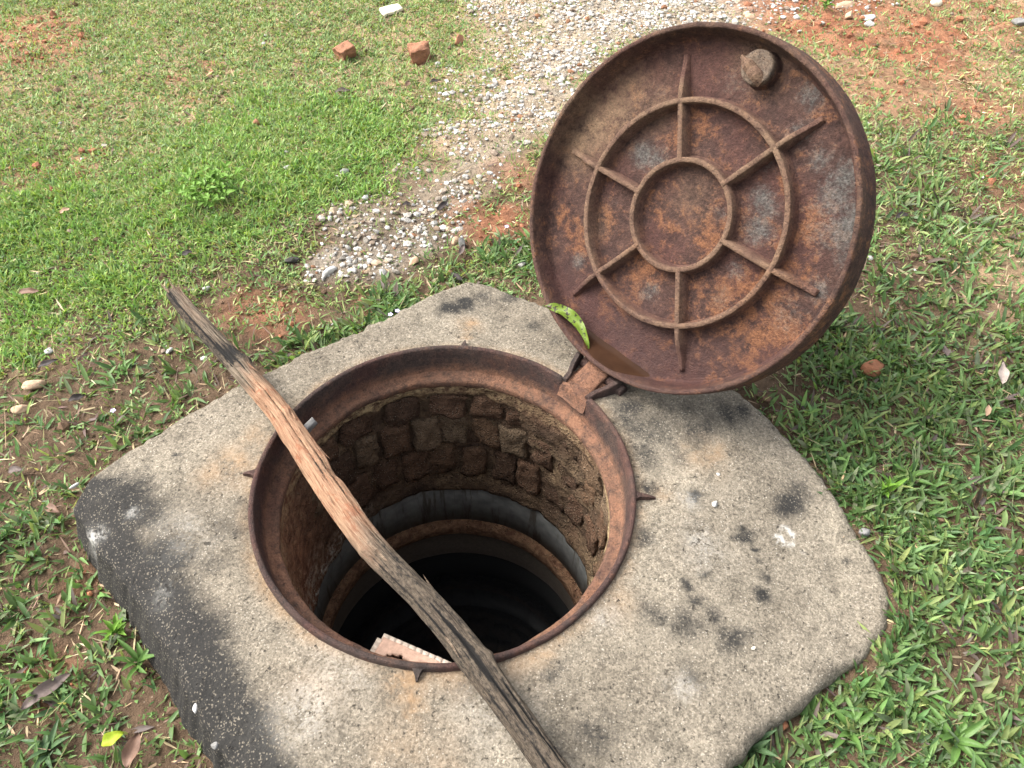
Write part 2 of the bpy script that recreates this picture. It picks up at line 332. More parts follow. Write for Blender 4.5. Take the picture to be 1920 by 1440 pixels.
def ground_z(x, y):
    z = -0.100 + 0.060 * np.clip(x, -1.0, 1.0)
    z = z + 0.016 * fbm2(x, y, 2.6, 3, 1.0) + 0.010 * fbm2(x, y, 12, 3, 4.0) + 0.005 * fbm2(x, y, 40, 2, 6.0)
    c = gp(400, 360); z = z + 0.045 * np.exp(-((x - c[0]) ** 2 + (y - c[1]) ** 2) / 0.16)
    ins = outline_r(np.arctan2(y, x)) - np.hypot(x, y) - 0.004      # the soil lies lower where the slab sits
    return z - 0.10 * sstep(0.004, 0.05, ins)
def slab_out(x, y, grow=0.0):
    return np.hypot(x, y) > outline_r(np.arctan2(y, x)) + grow

# ---------------------------------------------------------------- ground: one sheet, fine near the slab and stretched to the horizon
def build_ground():
    n = 430
    u = np.linspace(-1, 1, n); k = 5.2
    s = 1.9 * (u + 0.0) + 60 * np.sign(u) * np.clip((np.abs(u) - 0.82) / 0.18, 0, 1) ** 3
    X, Y = np.meshgrid(s + 0.3, s + 0.85, indexing='ij'); x, y = X.ravel(), Y.ravel()
    z = ground_z(np.clip(x, -6, 6), np.clip(y, -6, 6))
    red = blobs(x, y, REDSOIL); tan = blobs(x, y, TAN); gra = blobs(x, y, GRAV)
    z = z + 0.012 * red * (fbm2(x, y, 28, 3, 8.0)) + 0.008 * gra
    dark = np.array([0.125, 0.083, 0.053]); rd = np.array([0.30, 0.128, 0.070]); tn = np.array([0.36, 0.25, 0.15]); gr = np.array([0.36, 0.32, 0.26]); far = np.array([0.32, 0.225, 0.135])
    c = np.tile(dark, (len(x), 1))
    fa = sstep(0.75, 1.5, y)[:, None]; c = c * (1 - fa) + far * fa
    for m, cc in ((tan, tn), (gra * 0.8, gr), (red, rd)):
        m = np.clip(m * (0.8 + 0.5 * fbm2(x, y, 16, 4, 2.0)), 0, 1)[:, None]; c = c * (1 - m) + cc * m
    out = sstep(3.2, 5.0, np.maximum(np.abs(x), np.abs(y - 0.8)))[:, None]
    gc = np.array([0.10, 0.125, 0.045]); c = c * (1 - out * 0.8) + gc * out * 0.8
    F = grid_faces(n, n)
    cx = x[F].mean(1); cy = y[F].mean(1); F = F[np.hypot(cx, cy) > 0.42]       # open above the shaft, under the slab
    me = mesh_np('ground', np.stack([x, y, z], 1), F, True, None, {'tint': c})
    tag(obj('ground', me, M_GROUND), 'brown and red soil ground under the grass and gravel', None, None, 'structure')
build_ground()

# ---------------------------------------------------------------- concrete slab with the round opening
def spots(x, y, L):
    v = np.zeros_like(x); x, y = x + 0.022 * fbm2(x, y, 26, 4, 3.0) + 0.008 * fbm2(x, y, 90, 2, 5.0), y + 0.022 * fbm2(x, y, 26, 4, 8.0) + 0.008 * fbm2(x, y, 90, 2, 1.0)
    for px, py, r, w in L:
        c = gp(px, py, -0.02); d = np.hypot(x - c[0], y - c[1]) / (r * 1.25); v = np.maximum(v, w * np.exp(-d * d * 1.2))
    return v
MOULD = [(1105,1375,.045,.55),(1280,1170,.03,.5),(1230,1160,.03,.4),(1150,1350,.03,.5),(1230,800,.06,.6),(1300,800,.05,.55),(1180,770,.04,.6),(1360,770,.04,.6),(1220,870,.03,.55),(1480,935,.03,.75),(1210,1010,.02,.6),(1220,920,.02,.6),(160,930,.06,1),(215,960,.08,1),(260,960,.06,.8),(180,1010,.06,1),(230,1060,.06,1),(290,1050,.06,.85),(250,1130,.06,1),(310,1200,.06,1),(350,1220,.06,.9),(290,1190,.06,.95),(360,1300,.06,1),(410,1290,.05,.9),(430,1370,.05,1),(400,1400,.05,1),(450,1430,.06,1),(330,1130,.04,.6),
         (390,1230,.05,.7),(440,1270,.03,.65),(480,955,.025,.75),(460,1000,.035,.55),(420,1000,.04,.4),(400,1060,.03,.45),(160,890,.03,.8),(220,850,.025,.6),
         (1290,1100,.014,.8),(1310,1130,.014,.6),(1340,1160,.02,.55),(1375,1200,.028,.7),(1440,1070,.012,.75),(1440,1110,.016,.95),(1430,1040,.01,.6),(1298,930,.016,.85),(1397,1000,.014,.9),(1420,1018,.007,.8),(1490,930,.028,.75),(1500,910,.03,.5),
         (1180,800,.04,.6),(1230,770,.04,.55),(1280,790,.04,.5),(1320,790,.03,.5),(1205,850,.03,.55),(1390,770,.03,.6),(835,575,.03,.85),(870,560,.025,.8),(900,545,.03,.5),(930,560,.02,.5),(1000,610,.03,.6),(1030,640,.03,.5),(960,545,.03,.6),
         (1300,1270,.025,.6),(1300,1170,.02,.5),(1030,1270,.02,.45),(1330,1080,.01,.5),(1060,1390,.03,.4),(880,1290,.03,.4),(620,830,.03,.3),(330,860,.008,.9),(1320,1080,.01,.6),(560,770,.025,.35),(1270,860,.02,.4),(1600,1040,.01,.6),(1580,1150,.015,.35),(1560,1250,.03,.4),(1440,1370,.04,.35)]
RUSTS = [(760,1275,.03,.9),(770,1310,.012,.9),(775,1340,.012,.7),(700,1245,.02,.7),(860,1265,.03,.6),(960,1245,.03,.5),(1000,1230,.02,.7),(1330,855,.03,.75),(1310,850,.03,.6),(440,880,.04,.7),(400,890,.03,.5),(480,830,.03,.5),(880,610,.02,.8),(878,630,.012,.9),(1240,930,.02,.5),(1150,1130,.03,.4),(830,1420,.03,.3),(560,780,.03,.4),(600,1280,.05,.25),(760,1400,.05,.25)]
LIMES = [(1455,1000,.004,2),(1463,1009,.004,2),(1473,1015,.004,2),(1484,1017,.004,2),(1494,1016,.004,2),(1473,984,.004,2),(1481,989,.004,2),(1490,996,.004,2),(165,985,.014,.9),(250,965,.010,.5),(300,1110,.02,.2),(580,1330,.04,.35),(1280,1290,.02,.3),(1310,1010,.02,.4),(1290,940,.015,.4),(1130,1160,.02,.3),(640,1250,.05,.25),(920,1330,.05,.2),(1330,1040,.03,.25),(350,1000,.04,.2)]
HOLE = 0.333
def build_slab():
    nt, nr = 720, 110
    th = np.linspace(-np.pi, np.pi, nt, endpoint=False); ro = outline_r(th)
    ro = ro + 0.009 * fbm(np.stack([np.cos(th), np.sin(th), th * 0], 1), 9, 4) + 0.006 * fbm(np.stack([np.cos(th), np.sin(th), th * 0], 1), 40, 3)
    t = np.linspace(0, 1, nr)
    rows = []
    A = np.repeat(th[:, None], nr, 1)
    rr = HOLE + (ro[:, None] - 0.022 - HOLE) * t[None]
    x = rr * np.cos(A); y = rr * np.sin(A)
    xf, yf = x.ravel(), y.ravel()
    def top(xf, yf):
        z = -0.013 - 0.015 * sstep(0.42, 0.72, np.hypot(xf, yf)) + 0.005 * fbm2(xf, yf, 6, 3, 2.2) + 0.0018 * fbm2(xf, yf, 45, 3, 5.0)
        c = gp(1620, 1100, -.03); z = z - 0.020 * np.exp(-((xf - c[0]) ** 2 + (yf - c[1]) ** 2) / 0.045)
        c = gp(930, 530, -.03); z = z - 0.022 * np.exp(-((xf - c[0]) ** 2 + (yf - c[1]) ** 2) / 0.03)
        A_ = np.arctan2(yf, xf); e_ = outline_r(A_) - np.hypot(xf, yf); sd_ = sstep(1.75, 1.95, -A_) + sstep(2.95, 3.1, A_)
        z = z - (0.022 + 0.012 * fbm2(xf, yf, 14, 3, 6.0)) * np.clip(sd_, 0, 1) * (1 - sstep(0.0, 0.10, e_)) ** 1.4
        return z
    z = top(xf, yf).reshape(nt, nr)
    # rounded shoulder and sides
    ex, ey, ez = [], [], []
    zr = z[:, -1:]; 
    for a in np.linspace(12, 90, 7):
        q = ro[:, None] - 0.022 + 0.022 * np.sin(R(a)) + 0.004 * fbm(np.stack([np.cos(th) * 14, np.sin(th) * 14, th * 0 + a * 0.02], 1), 1.0, 3)[:, None]; ex.append(q * np.cos(th)[:, None]); ey.append(q * np.sin(th)[:, None]); ez.append(zr - 0.022 * (1 - np.cos(R(a))))
    for dz in (0.02, 0.045, 0.07, 0.10, 0.16, 0.24):
        q = ro[:, None] + 0.004 * fbm(np.stack([np.cos(th) * 12, np.sin(th) * 12, th * 0 + dz * 30], 1), 1.0, 3)[:, None] + dz * np.where(np.clip(sstep(1.75, 1.95, -th) + sstep(2.95, 3.1, th), 0, 1) > 0, 0.34 * np.clip(sstep(1.75, 1.95, -th) + sstep(2.95, 3.1, th), 0, 1), -0.06)[:, None]
        ex.append(q * np.cos(th)[:, None]); ey.append(q * np.sin(th)[:, None]); ez.append(zr - 0.022 - dz)
    inner_x = np.stack([HOLE * np.cos(th)] * 2, 1); inner_y = np.stack([HOLE * np.sin(th)] * 2, 1); inner_z = np.stack([np.full(nt, -0.2), np.full(nt, -0.10)], 1)
    X = np.concatenate([inner_x, x] + ex, 1); Y = np.concatenate([inner_y, y] + ey, 1); Z = np.concatenate([inner_z, z] + ez, 1)
    nv = X.shape[1]; V = np.stack([X.ravel(), Y.ravel(), Z.ravel()], 1)
    mo = spots(V[:, 0], V[:, 1], MOULD); 
    # damp black growth creeping along the whole left lower edge and lightly round the rest
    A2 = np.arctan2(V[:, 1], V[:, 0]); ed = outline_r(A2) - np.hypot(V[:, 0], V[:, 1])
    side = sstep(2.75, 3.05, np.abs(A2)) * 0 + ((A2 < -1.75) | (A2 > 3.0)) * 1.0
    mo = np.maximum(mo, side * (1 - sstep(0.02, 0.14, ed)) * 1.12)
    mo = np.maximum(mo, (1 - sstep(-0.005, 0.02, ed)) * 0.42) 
    mo = mo + 0.16 * fbm2(V[:, 0], V[:, 1], 7, 4, 1.7)
    ru = spots(V[:, 0], V[:, 1], RUSTS); rh = np.hypot(V[:, 0], V[:, 1]); ru = np.maximum(ru, 0.55 * (1 - sstep(0.34, 0.375, rh)))
    li = spots(V[:, 0], V[:, 1], LIMES)
    me = mesh_np('concrete_slab', V, grid_faces(nt, nv, True), True, {'mould': mo, 'rust': ru, 'lime': li})
    return tag(obj('concrete_slab', me, M_CONC), 'square weathered concrete slab with black mould around the open manhole', 'slab')
slab = build_slab()
def slab_top(x, y):
    z = -0.013 - 0.015 * sstep(0.42, 0.72, math.hypot(x, y)); return float(z)

# ---------------------------------------------------------------- iron frame
HA = R(35.99)                                       # azimuth of the hinge
HD = np.array([math.cos(HA), math.sin(HA), 0.0]); HT = np.array([math.sin(HA), -math.cos(HA), 0.0])
def noisy(V, amp, sc): 
    return V + amp * np.stack([fbm(V + 3.3, sc, 3), fbm(V + 9.1, sc, 3), fbm(V + 21.7, sc, 3)], 1)
def lathe(prof, nt=240, zfun=None, amp=0.0, sc=20):
    th = np.linspace(0, 2 * np.pi, nt, endpoint=False); P = np.array(prof)
    r = np.repeat(P[None, :, 0], nt, 0); z = np.repeat(P[None, :, 1], nt, 0)
    if zfun is not None: r, z = zfun(th[:, None], r, z)
    V = np.stack([(r * np.cos(th)[:, None]).ravel(), (r * np.sin(th)[:, None]).ravel(), z.ravel()], 1)
    if amp: V = noisy(V, amp, sc)
    return V, grid_faces(nt, len(prof), True)
def box_mesh(name, sx, sy, sz, n=3, amp=0.0, sc=30, bev=0.25, seed=0, fattrs=None):
    # rounded, slightly rough block centred at the origin
    vs, fs = [], []; idx = {}
    def vid(p):
        k = tuple(np.round(p, 6))
        if k not in idx: idx[k] = len(vs); vs.append(p)
        return idx[k]
    for ax in range(3):
        for s in (-1, 1):
            for i in range(n):
                for j in range(n):
                    q = []
                    for (a, b) in ((i, j), (i + 1, j), (i + 1, j + 1), (i, j + 1)):
                        p = [0, 0, 0]; p[ax] = s; p[(ax + 1) % 3] = -1 + 2 * a / n; p[(ax + 2) % 3] = -1 + 2 * b / n; q.append(vid(p))
                    fs.append(q if s > 0 else q[::-1])
    V = np.array(vs, float); m = np.abs(V)
    sph = V / np.linalg.norm(V, axis=1)[:, None] * 1.25
    V = V * (1 - bev) + sph * bev
    V = V * np.array([sx, sy, sz]) * 0.5
    if amp: V = noisy(V + seed * 7.7, amp, sc) - seed * 7.7
    me = mesh_np(name, V, np.array(fs), True, fattrs and {k: np.full(len(V), v) for k, v in fattrs.items()})
    return me
def build_frame():
    root = tag(empty('iron_manhole_surround', (0, 0, -0.07)), 'round rusty iron manhole frame set into the concrete slab', 'manhole frame')
    dz = 0.07
    def gap(th):
        d = (th - HA + np.pi) % (2 * np.pi) - np.pi; return 1 - sstep(R(5.0), R(6.2), np.abs(d))
    def zf(th, r, z):
        g = gap(th); return r, np.where(z > -0.036, z * (1 - g) + np.minimum(z, -0.036) * g, z)
    lip = [(0.3415, -0.07), (0.3425, -0.03), (0.342, -0.004), (0.3405, -0.0008), (0.338, 0.0), (0.3335, -0.0008), (0.332, -0.004), (0.3305, -0.02), (0.3285, -0.04), (0.3265, -0.055), (0.3245, -0.062)]
    V, F = lathe(lip, 360, zf, 0.0012, 22); V[:, 2] += dz
    th = np.arctan2(V[:, 1], V[:, 0]); low = 1 - sstep(-0.05 + dz, -0.015 + dz, V[:, 2])
    lip_o = obj('lip', mesh_np('lip', V, F, True, {'dirt': np.clip((1 - sstep(-0.060 + dz, -0.048 + dz, V[:, 2])) * 0.7 + 0.25 * np.clip(fbm(V, 9, 3), 0, 1), 0, 1), 'orange': 0.2 * low, 'wet': low * 0, 'steel': low * 0}), M_FRAME, root)
    led = [(0.3255, -0.0605), (0.321, -0.0645), (0.315, -0.066), (0.309, -0.0665), (0.3045, -0.069), (0.3025, -0.073), (0.303, -0.082), (0.306, -0.090), (0.33, -0.092)]
    V, F = lathe(led, 360, None, 0.0025, 26); V[:, 2] += dz
    d = np.clip(0.62 + 0.5 * fbm(V, 12, 4), 0, 1)
    obj('ledge', mesh_np('ledge', V, F, True, {'dirt': d, 'orange': d * 0.6, 'wet': d * 0, 'steel': d * 0}), M_FRAME, root)
    fa = {'dirt': 0.1, 'orange': 0.0, 'wet': 0.15, 'steel': 0.0}
    # flared lugs either side of the hinge opening
    for s in (-1, 1):
        pts = [(0.334, 0.031), (0.352, 0.034), (0.372, 0.044), (0.392, 0.051), (0.408, 0.053)]; tops = [0.000, 0.004, 0.010, 0.017, 0.012]
        V = []; 
        for (a, b), tp in zip(pts, tops):
            for q, zz in ((b - 0.004, -0.05), (b - 0.0045, tp - 0.002), (b - 0.003, tp), (b + 0.005, tp), (b + 0.0065, tp - 0.002), (b + 0.008, -0.05)):
                p = HD * a + HT * (q * s); V.append((p[0], p[1], zz + dz))
        V = noisy(np.array(V), 0.0012, 40); n = len(pts)
        F = grid_faces(n, 6).tolist() + [[0, 1, 2, 3, 4, 5], [(n - 1) * 6 + k for k in (5, 4, 3, 2, 1, 0)]]
        obj('hinge_lug', mesh_np('hinge_lug', V, F, False, {k: np.full(len(V), v) for k, v in fa.items()}), M_BLACK, root)
    # small flared anchor spikes cast onto the outside of the frame
    for px, py, L in ((872, 640, 0.022), (1212, 932, 0.034), (783, 1262, 0.016), (452, 888, 0.022)):
        c = gp(px, py, -0.01); a = math.atan2(c[1], c[0]); d = np.array([math.cos(a), math.sin(a)]); t = np.array([-d[1], d[0]])
        V = []
        for r, w, zz in ((0.338, 0.013, -0.003), (0.343, 0.0075, -0.003), (0.349, 0.0042, -0.0035), (0.343 + L * 0.6, 0.0032, -0.005), (0.343 + L, 0.0012, -0.009)):
            for sx, z2 in ((-1, -0.05), (-1, zz), (1, zz), (1, -0.05)):
                p = d * r + t * (w * sx); V.append((p[0], p[1], z2 + dz))
        F = grid_faces(5, 4).tolist() + [[16, 17, 18, 19]]
        obj('anchor_spike', mesh_np('anchor_spike', np.array(V), F, False, {k: np.full(len(V), v) for k, v in fa.items()}), M_BLACK, root)
    # packed red dirt in the hinge channel
    V, F = [], None
    nn = 22; U = np.linspace(0.321, 0.405, nn); W = np.linspace(-0.036, 0.036, 10)
    g = np.array([(u, w) for u in U for w in W])
    zz = -0.040 + 0.004 * fbm2(g[:, 0], g[:, 1], 60, 3) + 0.034 * sstep(0.323, 0.332, g[:, 0]) + 0.005 * fbm2(g[:, 0], g[:, 1], 110, 2, 4.0)
    V = g[:, :1] * HD[None] + g[:, 1:] * HT[None]; V[:, 2] = zz + dz
    o = np.clip(0.6 + 0.5 * fbm(V, 40, 3), 0, 1); obj('channel_dirt', mesh_np('channel_dirt', V, grid_faces(nn, 10), True, {'dirt': o, 'orange': o, 'wet': o * 0, 'steel': o * 0}), M_FRAME, root)
build_frame()

# ---------------------------------------------------------------- shaft below
def build_shaft():
    root = tag(empty('manhole_shaft', (0, 0, -0.85)), 'round brick-lined shaft going down below the iron frame', 'shaft')
    b = 0.85
    nt = 300; zs = np.concatenate([np.linspace(-0.085, -0.47, 60), [-0.48, -0.49, -0.50]])
    th = np.linspace(0, 2 * np.pi, nt, endpoint=False); T, Z = np.meshgrid(th, zs, indexing='ij')
    q = np.stack([np.cos(T).ravel() * 0.3, np.sin(T).ravel() * 0.3, Z.ravel()], 1)
    r = 0.3240 + 0.012 * fbm(q, 30, 4) - 0.010 * np.clip(fbm(q + 5, 55, 2) - 0.15, 0, 1)
    zz = Z.ravel(); tt = T.ravel()
    collar = 1 - sstep(-0.135, -0.105, zz + 0.014 * fbm(q, 9, 3)) ; collar = 1 - collar
    r = r - 0.0195 * collar
    def sect(c, w): d = (tt - R(c) + np.pi) % (2 * np.pi) - np.pi; return np.exp(-(d / R(w)) ** 2)
    ply = np.clip(sect(190, 38) * 1.25 + 0.35 * fbm(q, 8, 3) - 0.1, 0, 1)         # plastered sector on the left
    rgt = np.clip(sect(-18, 26) + 0.5 * fbm(q, 9, 4) - 0.25, 0, 1)               # lumpy ochre mortar on the right
    rgt2 = np.clip(sect(42, 22) * (1 - sstep(-0.30, -0.16, -zz - 0.4 + 0.0) * 0) * (zz > -0.24) + 0.5 * fbm(q, 10, 3) - 0.3, 0, 1)
    r = r - 0.036 * ply * (1 - 0.75 * collar) - 0.024 * rgt - 0.024 * rgt2 * (1 - 0.7 * collar) + 0.006 * fbm(q, 45, 3) * (ply * 0.4 + rgt + rgt2)
    foot = sstep(0.415, 0.46, -zz + 0.012 * fbm(q, 10, 3)); r = r - 0.010 * foot
    r = np.maximum(r, 0.3045 + 0.006 * fbm(q, 60, 3) * sstep(0.09, 0.12, -zz)); r = np.where(zz < -0.485, 0.345, r)
    V = np.stack([r * np.cos(tt), r * np.sin(tt), zz + b], 1)
    lime = np.clip(sect(165, 30) * foot + 0.5 * sect(172, 14) * sstep(0.3, 0.4, -zz), 0, 1)
    och = np.clip(rgt * 1.2 + collar * (0.35 + 0.8 * sect(120, 35)) + 0.6 * sect(215, 25) + 0.35 * fbm(q, 14, 3), 0, 1); red = np.clip(ply * 0.9 + 0.2 * collar, 0, 1)
    obj('mortar_wall', mesh_np('mortar_wall', V, grid_faces(nt, len(zs), True)[:, ::-1], True, {'red': red, 'ochre': och, 'lime': lime}), M_MORT, root)
    # every brick
    kinds = {}
    for kk, (w, h) in enumerate(((0.083, 0.066), (0.059, 0.096), (0.060, 0.098))):
        kinds[kk] = [box_mesh('brick', 0.055, w * random.uniform(0.92, 1.03), h * random.uniform(0.94, 1.03), 7, 0.015, 34, 0.16, 1 + kk * 10 + v) for v in range(6)]
    rr = random.Random(3)
    for kk, (zc, nb, off) in enumerate(((-0.160, 21, 0.1), (-0.254, 28, 0.5), (-0.364, 28, 0.0))):
        for k in range(nb):
            a = 2 * math.pi * (k + off + rr.uniform(-0.09, 0.09)) / nb
            o = obj('brick', rr.choice(kinds[kk]), M_BRICK, root)
            da = lambda c0, w0: math.exp(-(((a - R(c0) + math.pi) % (2 * math.pi) - math.pi) / R(w0)) ** 2)
            rad = 0.3375 + rr.uniform(-0.005, 0.005) + 0.013 * da(190, 38) + 0.009 * da(-18, 26) + 0.008 * da(38, 26)
            o.location = (rad * math.cos(a), rad * math.sin(a), zc + b + rr.uniform(-0.005, 0.005)); o.rotation_euler = (rr.uniform(-0.06, 0.06), rr.uniform(-0.06, 0.06), a + rr.uniform(-0.07, 0.07) + (math.pi if rr.random() < 0.5 else 0))
    def cyl(name, prof, m, amp=0.002):
        V, F = lathe(prof, 240, None, amp, 18); V[:, 2] += b
        o1 = np.zeros(len(V)); return obj(name, mesh_np(name, V, F[:, ::-1], True, {'red': o1 + 0.45, 'ochre': o1 + 0.15, 'lime': o1}), m, root)
    cyl('concrete_ring', [(0.335, -0.470), (0.328, -0.487), (0.322, -0.492), (0.321, -0.55), (0.321, -0.628), (0.331, -0.632)], M_RING, 0.0012)
    cyl('ledge_ring', [(0.336, -0.622), (0.318, -0.627), (0.305, -0.632), (0.302, -0.642), (0.303, -0.668), (0.309, -0.676), (0.334, -0.680)], M_MORT, 0.003)
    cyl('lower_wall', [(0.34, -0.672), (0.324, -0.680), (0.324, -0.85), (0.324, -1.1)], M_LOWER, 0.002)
    # water
    n = 96; a = np.linspace(0, 2 * np.pi, n, endpoint=False)
    me = mesh_np('water', np.stack([0.334 * np.cos(a), 0.334 * np.sin(a), np.zeros(n)], 1), [list(range(n))], False)
    tag(obj('water', me, M_WATER, None, (0, 0, -0.80)), 'black still water at the bottom of the shaft', None, None, 'structure')
build_shaft()

# small tile-edged panel stuck in the shaft below the near rim
def build_panel():
    z = -0.26
    A = gp(716, 1186, z); B = gp(868, 1252, z); L = gp(690, 1238, z)
    ex = (B - A) / np.linalg.norm(B - A); w = np.linalg.norm(B - A) + 0.02
    ey = np.array([-ex[1], ex[0], 0]); ey = ey if ey @ (L - A) > 0 else -ey
    dpt = 0.125
    mt = Matrix(((ex[0], ey[0], 0, A[0]), (ex[1], ey[1], 0, A[1]), (0, 0, 1, z), (0, 0, 0, 1)))
    root = tag(empty('broken_tile', mat=mt), 'pinkish tile with small bordered edge wedged in the shaft below the near rim', 'tile')
    m_c = m_simple('panel cement', (0.55, 0.36, 0.27)); m_t = m_simple('border tile', (0.62, 0.52, 0.43), 0.55)
    # body with a broken hole: grid with faces removed
    nx, ny = 40, 28; U, W = np.meshgrid(np.linspace(0.011, w - 0.011, nx), np.linspace(0.011, dpt, ny), indexing='ij'); u, v = U.ravel(), W.ravel()
    F = grid_faces(nx, ny); cu, cv = u[F].mean(1), v[F].mean(1)
    hole = ((cu - 0.058) / 0.030) ** 2 + ((cv - 0.047) / 0.016) ** 2 + 0.5 * fbm2(cu, cv, 60, 2) < 1
    F = F[~hole]; zz = 0.001 * fbm2(u, v, 40, 3)
    me = mesh_np('panel_body', np.stack([u, v, zz], 1), F, True); o = obj('panel_body', me, m_c, root)
    sm = o.modifiers.new('thick', 'SOLIDIFY'); sm.thickness = 0.012; sm.offset = -1 if (np.cross(ex, ey)[2] > 0) else 1
    tm = [box_mesh('border_tile', 0.0134, 0.0112, 0.011, 2, 0.0006, 60, 0.06, s) for s in range(3)]
    k = 0
    for i in range(int(w / 0.0138)):
        t = obj('border_tile', tm[k % 3], m_t, root, (0.012 + i * 0.0138, 0.0055, -0.0035)); k += 1
    for i in range(int(dpt / 0.0118)):
        t = obj('border_tile', tm[k % 3], m_t, root, (0.0045, 0.018 + i * 0.0118, -0.0035)); k += 1
build_panel()

# ---------------------------------------------------------------- lid
LR = 0.97 * 0.34; DEP = 0.048
E1 = np.array([0.58764531, -0.80911865, 0.0]); E2 = np.array([0.40753059, 0.29598062, 0.86389484]); EN = np.array([-0.69899342, -0.50766375, 0.50367223])
LC = np.array([0.44820622, 0.32552245, 0.30842703]); LB = LC - E2 * LR
LM = Matrix([[E1[i], E2[i], EN[i], LB[i]] for i in range(3)] + [[0, 0, 0, 1]])
def lp(px, py, dep=DEP):
    d = ray(px, py); o = LC - EN * dep; t = ((o - CP) @ EN) / (d @ EN); P = CP + t * d - LB; return float(P @ E1), float(P @ E2)
def lidspots(V, L):
    v = np.zeros(len(V))
    for px, py, r, w in L:
        u = lp(px, py); d = np.hypot(V[:, 0] - u[0], V[:, 1] - u[1]) / r; v = np.maximum(v, w * np.exp(-d * d))
    return v
STEEL = [(1205,290,.035,1),(1230,300,.03,.9),(1430,370,.030,1),(1425,430,.035,1),(1440,390,.03,1),(1585,330,.04,1),(1570,370,.05,.9),(1590,430,.05,1),(1540,300,.03,.8),(1500,390,.02,.5),(1085,490,.02,1),(1215,548,.03,.8),(1225,545,.02,.8),(1380,505,.03,.7),(1350,400,.02,.6),(1535,545,.03,.8),(1330,390,.02,.4),(1440,310,.03,.6),(1500,250,.03,.8),(1520,180,.03,.9),(1540,150,.02,.9),(1150,380,.02,.5),(1380,160,.05,.5),(1230,170,.05,.4),(1480,590,.05,.6),(1600,400,.04,.9),(1590,480,.04,.8),(1550,440,.05,.7),(1350,560,.03,.6),(1030,330,.03,.3),(1150,140,.06,.35)]
DIRT = [(1120,240,.055,1),(1150,210,.05,.9),(1090,270,.05,.9),(1180,170,.05,.6),(1100,200,.05,.7),(1230,200,.05,.35),(1300,370,.05,.25),(1440,110,.06,.3),(1120,420,.03,.3)]
ORANGE = [(1200,520,.05,1),(1160,560,.05,1),(1350,560,.06,1),(1400,540,.05,1),(1450,600,.07,1),(1400,640,.06,1),(1320,440,.05,.9),(1260,420,.05,.9),(1510,440,.05,.9),(1480,500,.05,.9),(1130,420,.04,.8),(1090,440,.05,.8),(1470,350,.03,.8),(1250,650,.02,.9),(1310,250,.05,.6),(1440,420,.04,.6),(1060,420,.05,.7)]
WET = [(1130,600,.08,1),(1200,650,.08,1),(1250,690,.07,1),(1100,560,.06,.8),(1300,710,.07,.9),(1340,680,.06,.6),(1150,640,.07,1),(1060,520,.05,.6),(1420,700,.05,.5)]
def lid_attrs(V):
    return {'steel': lidspots(V, STEEL), 'dirt': lidspots(V, DIRT), 'orange': lidspots(V, ORANGE), 'wet': lidspots(V, WET) * 0.9}
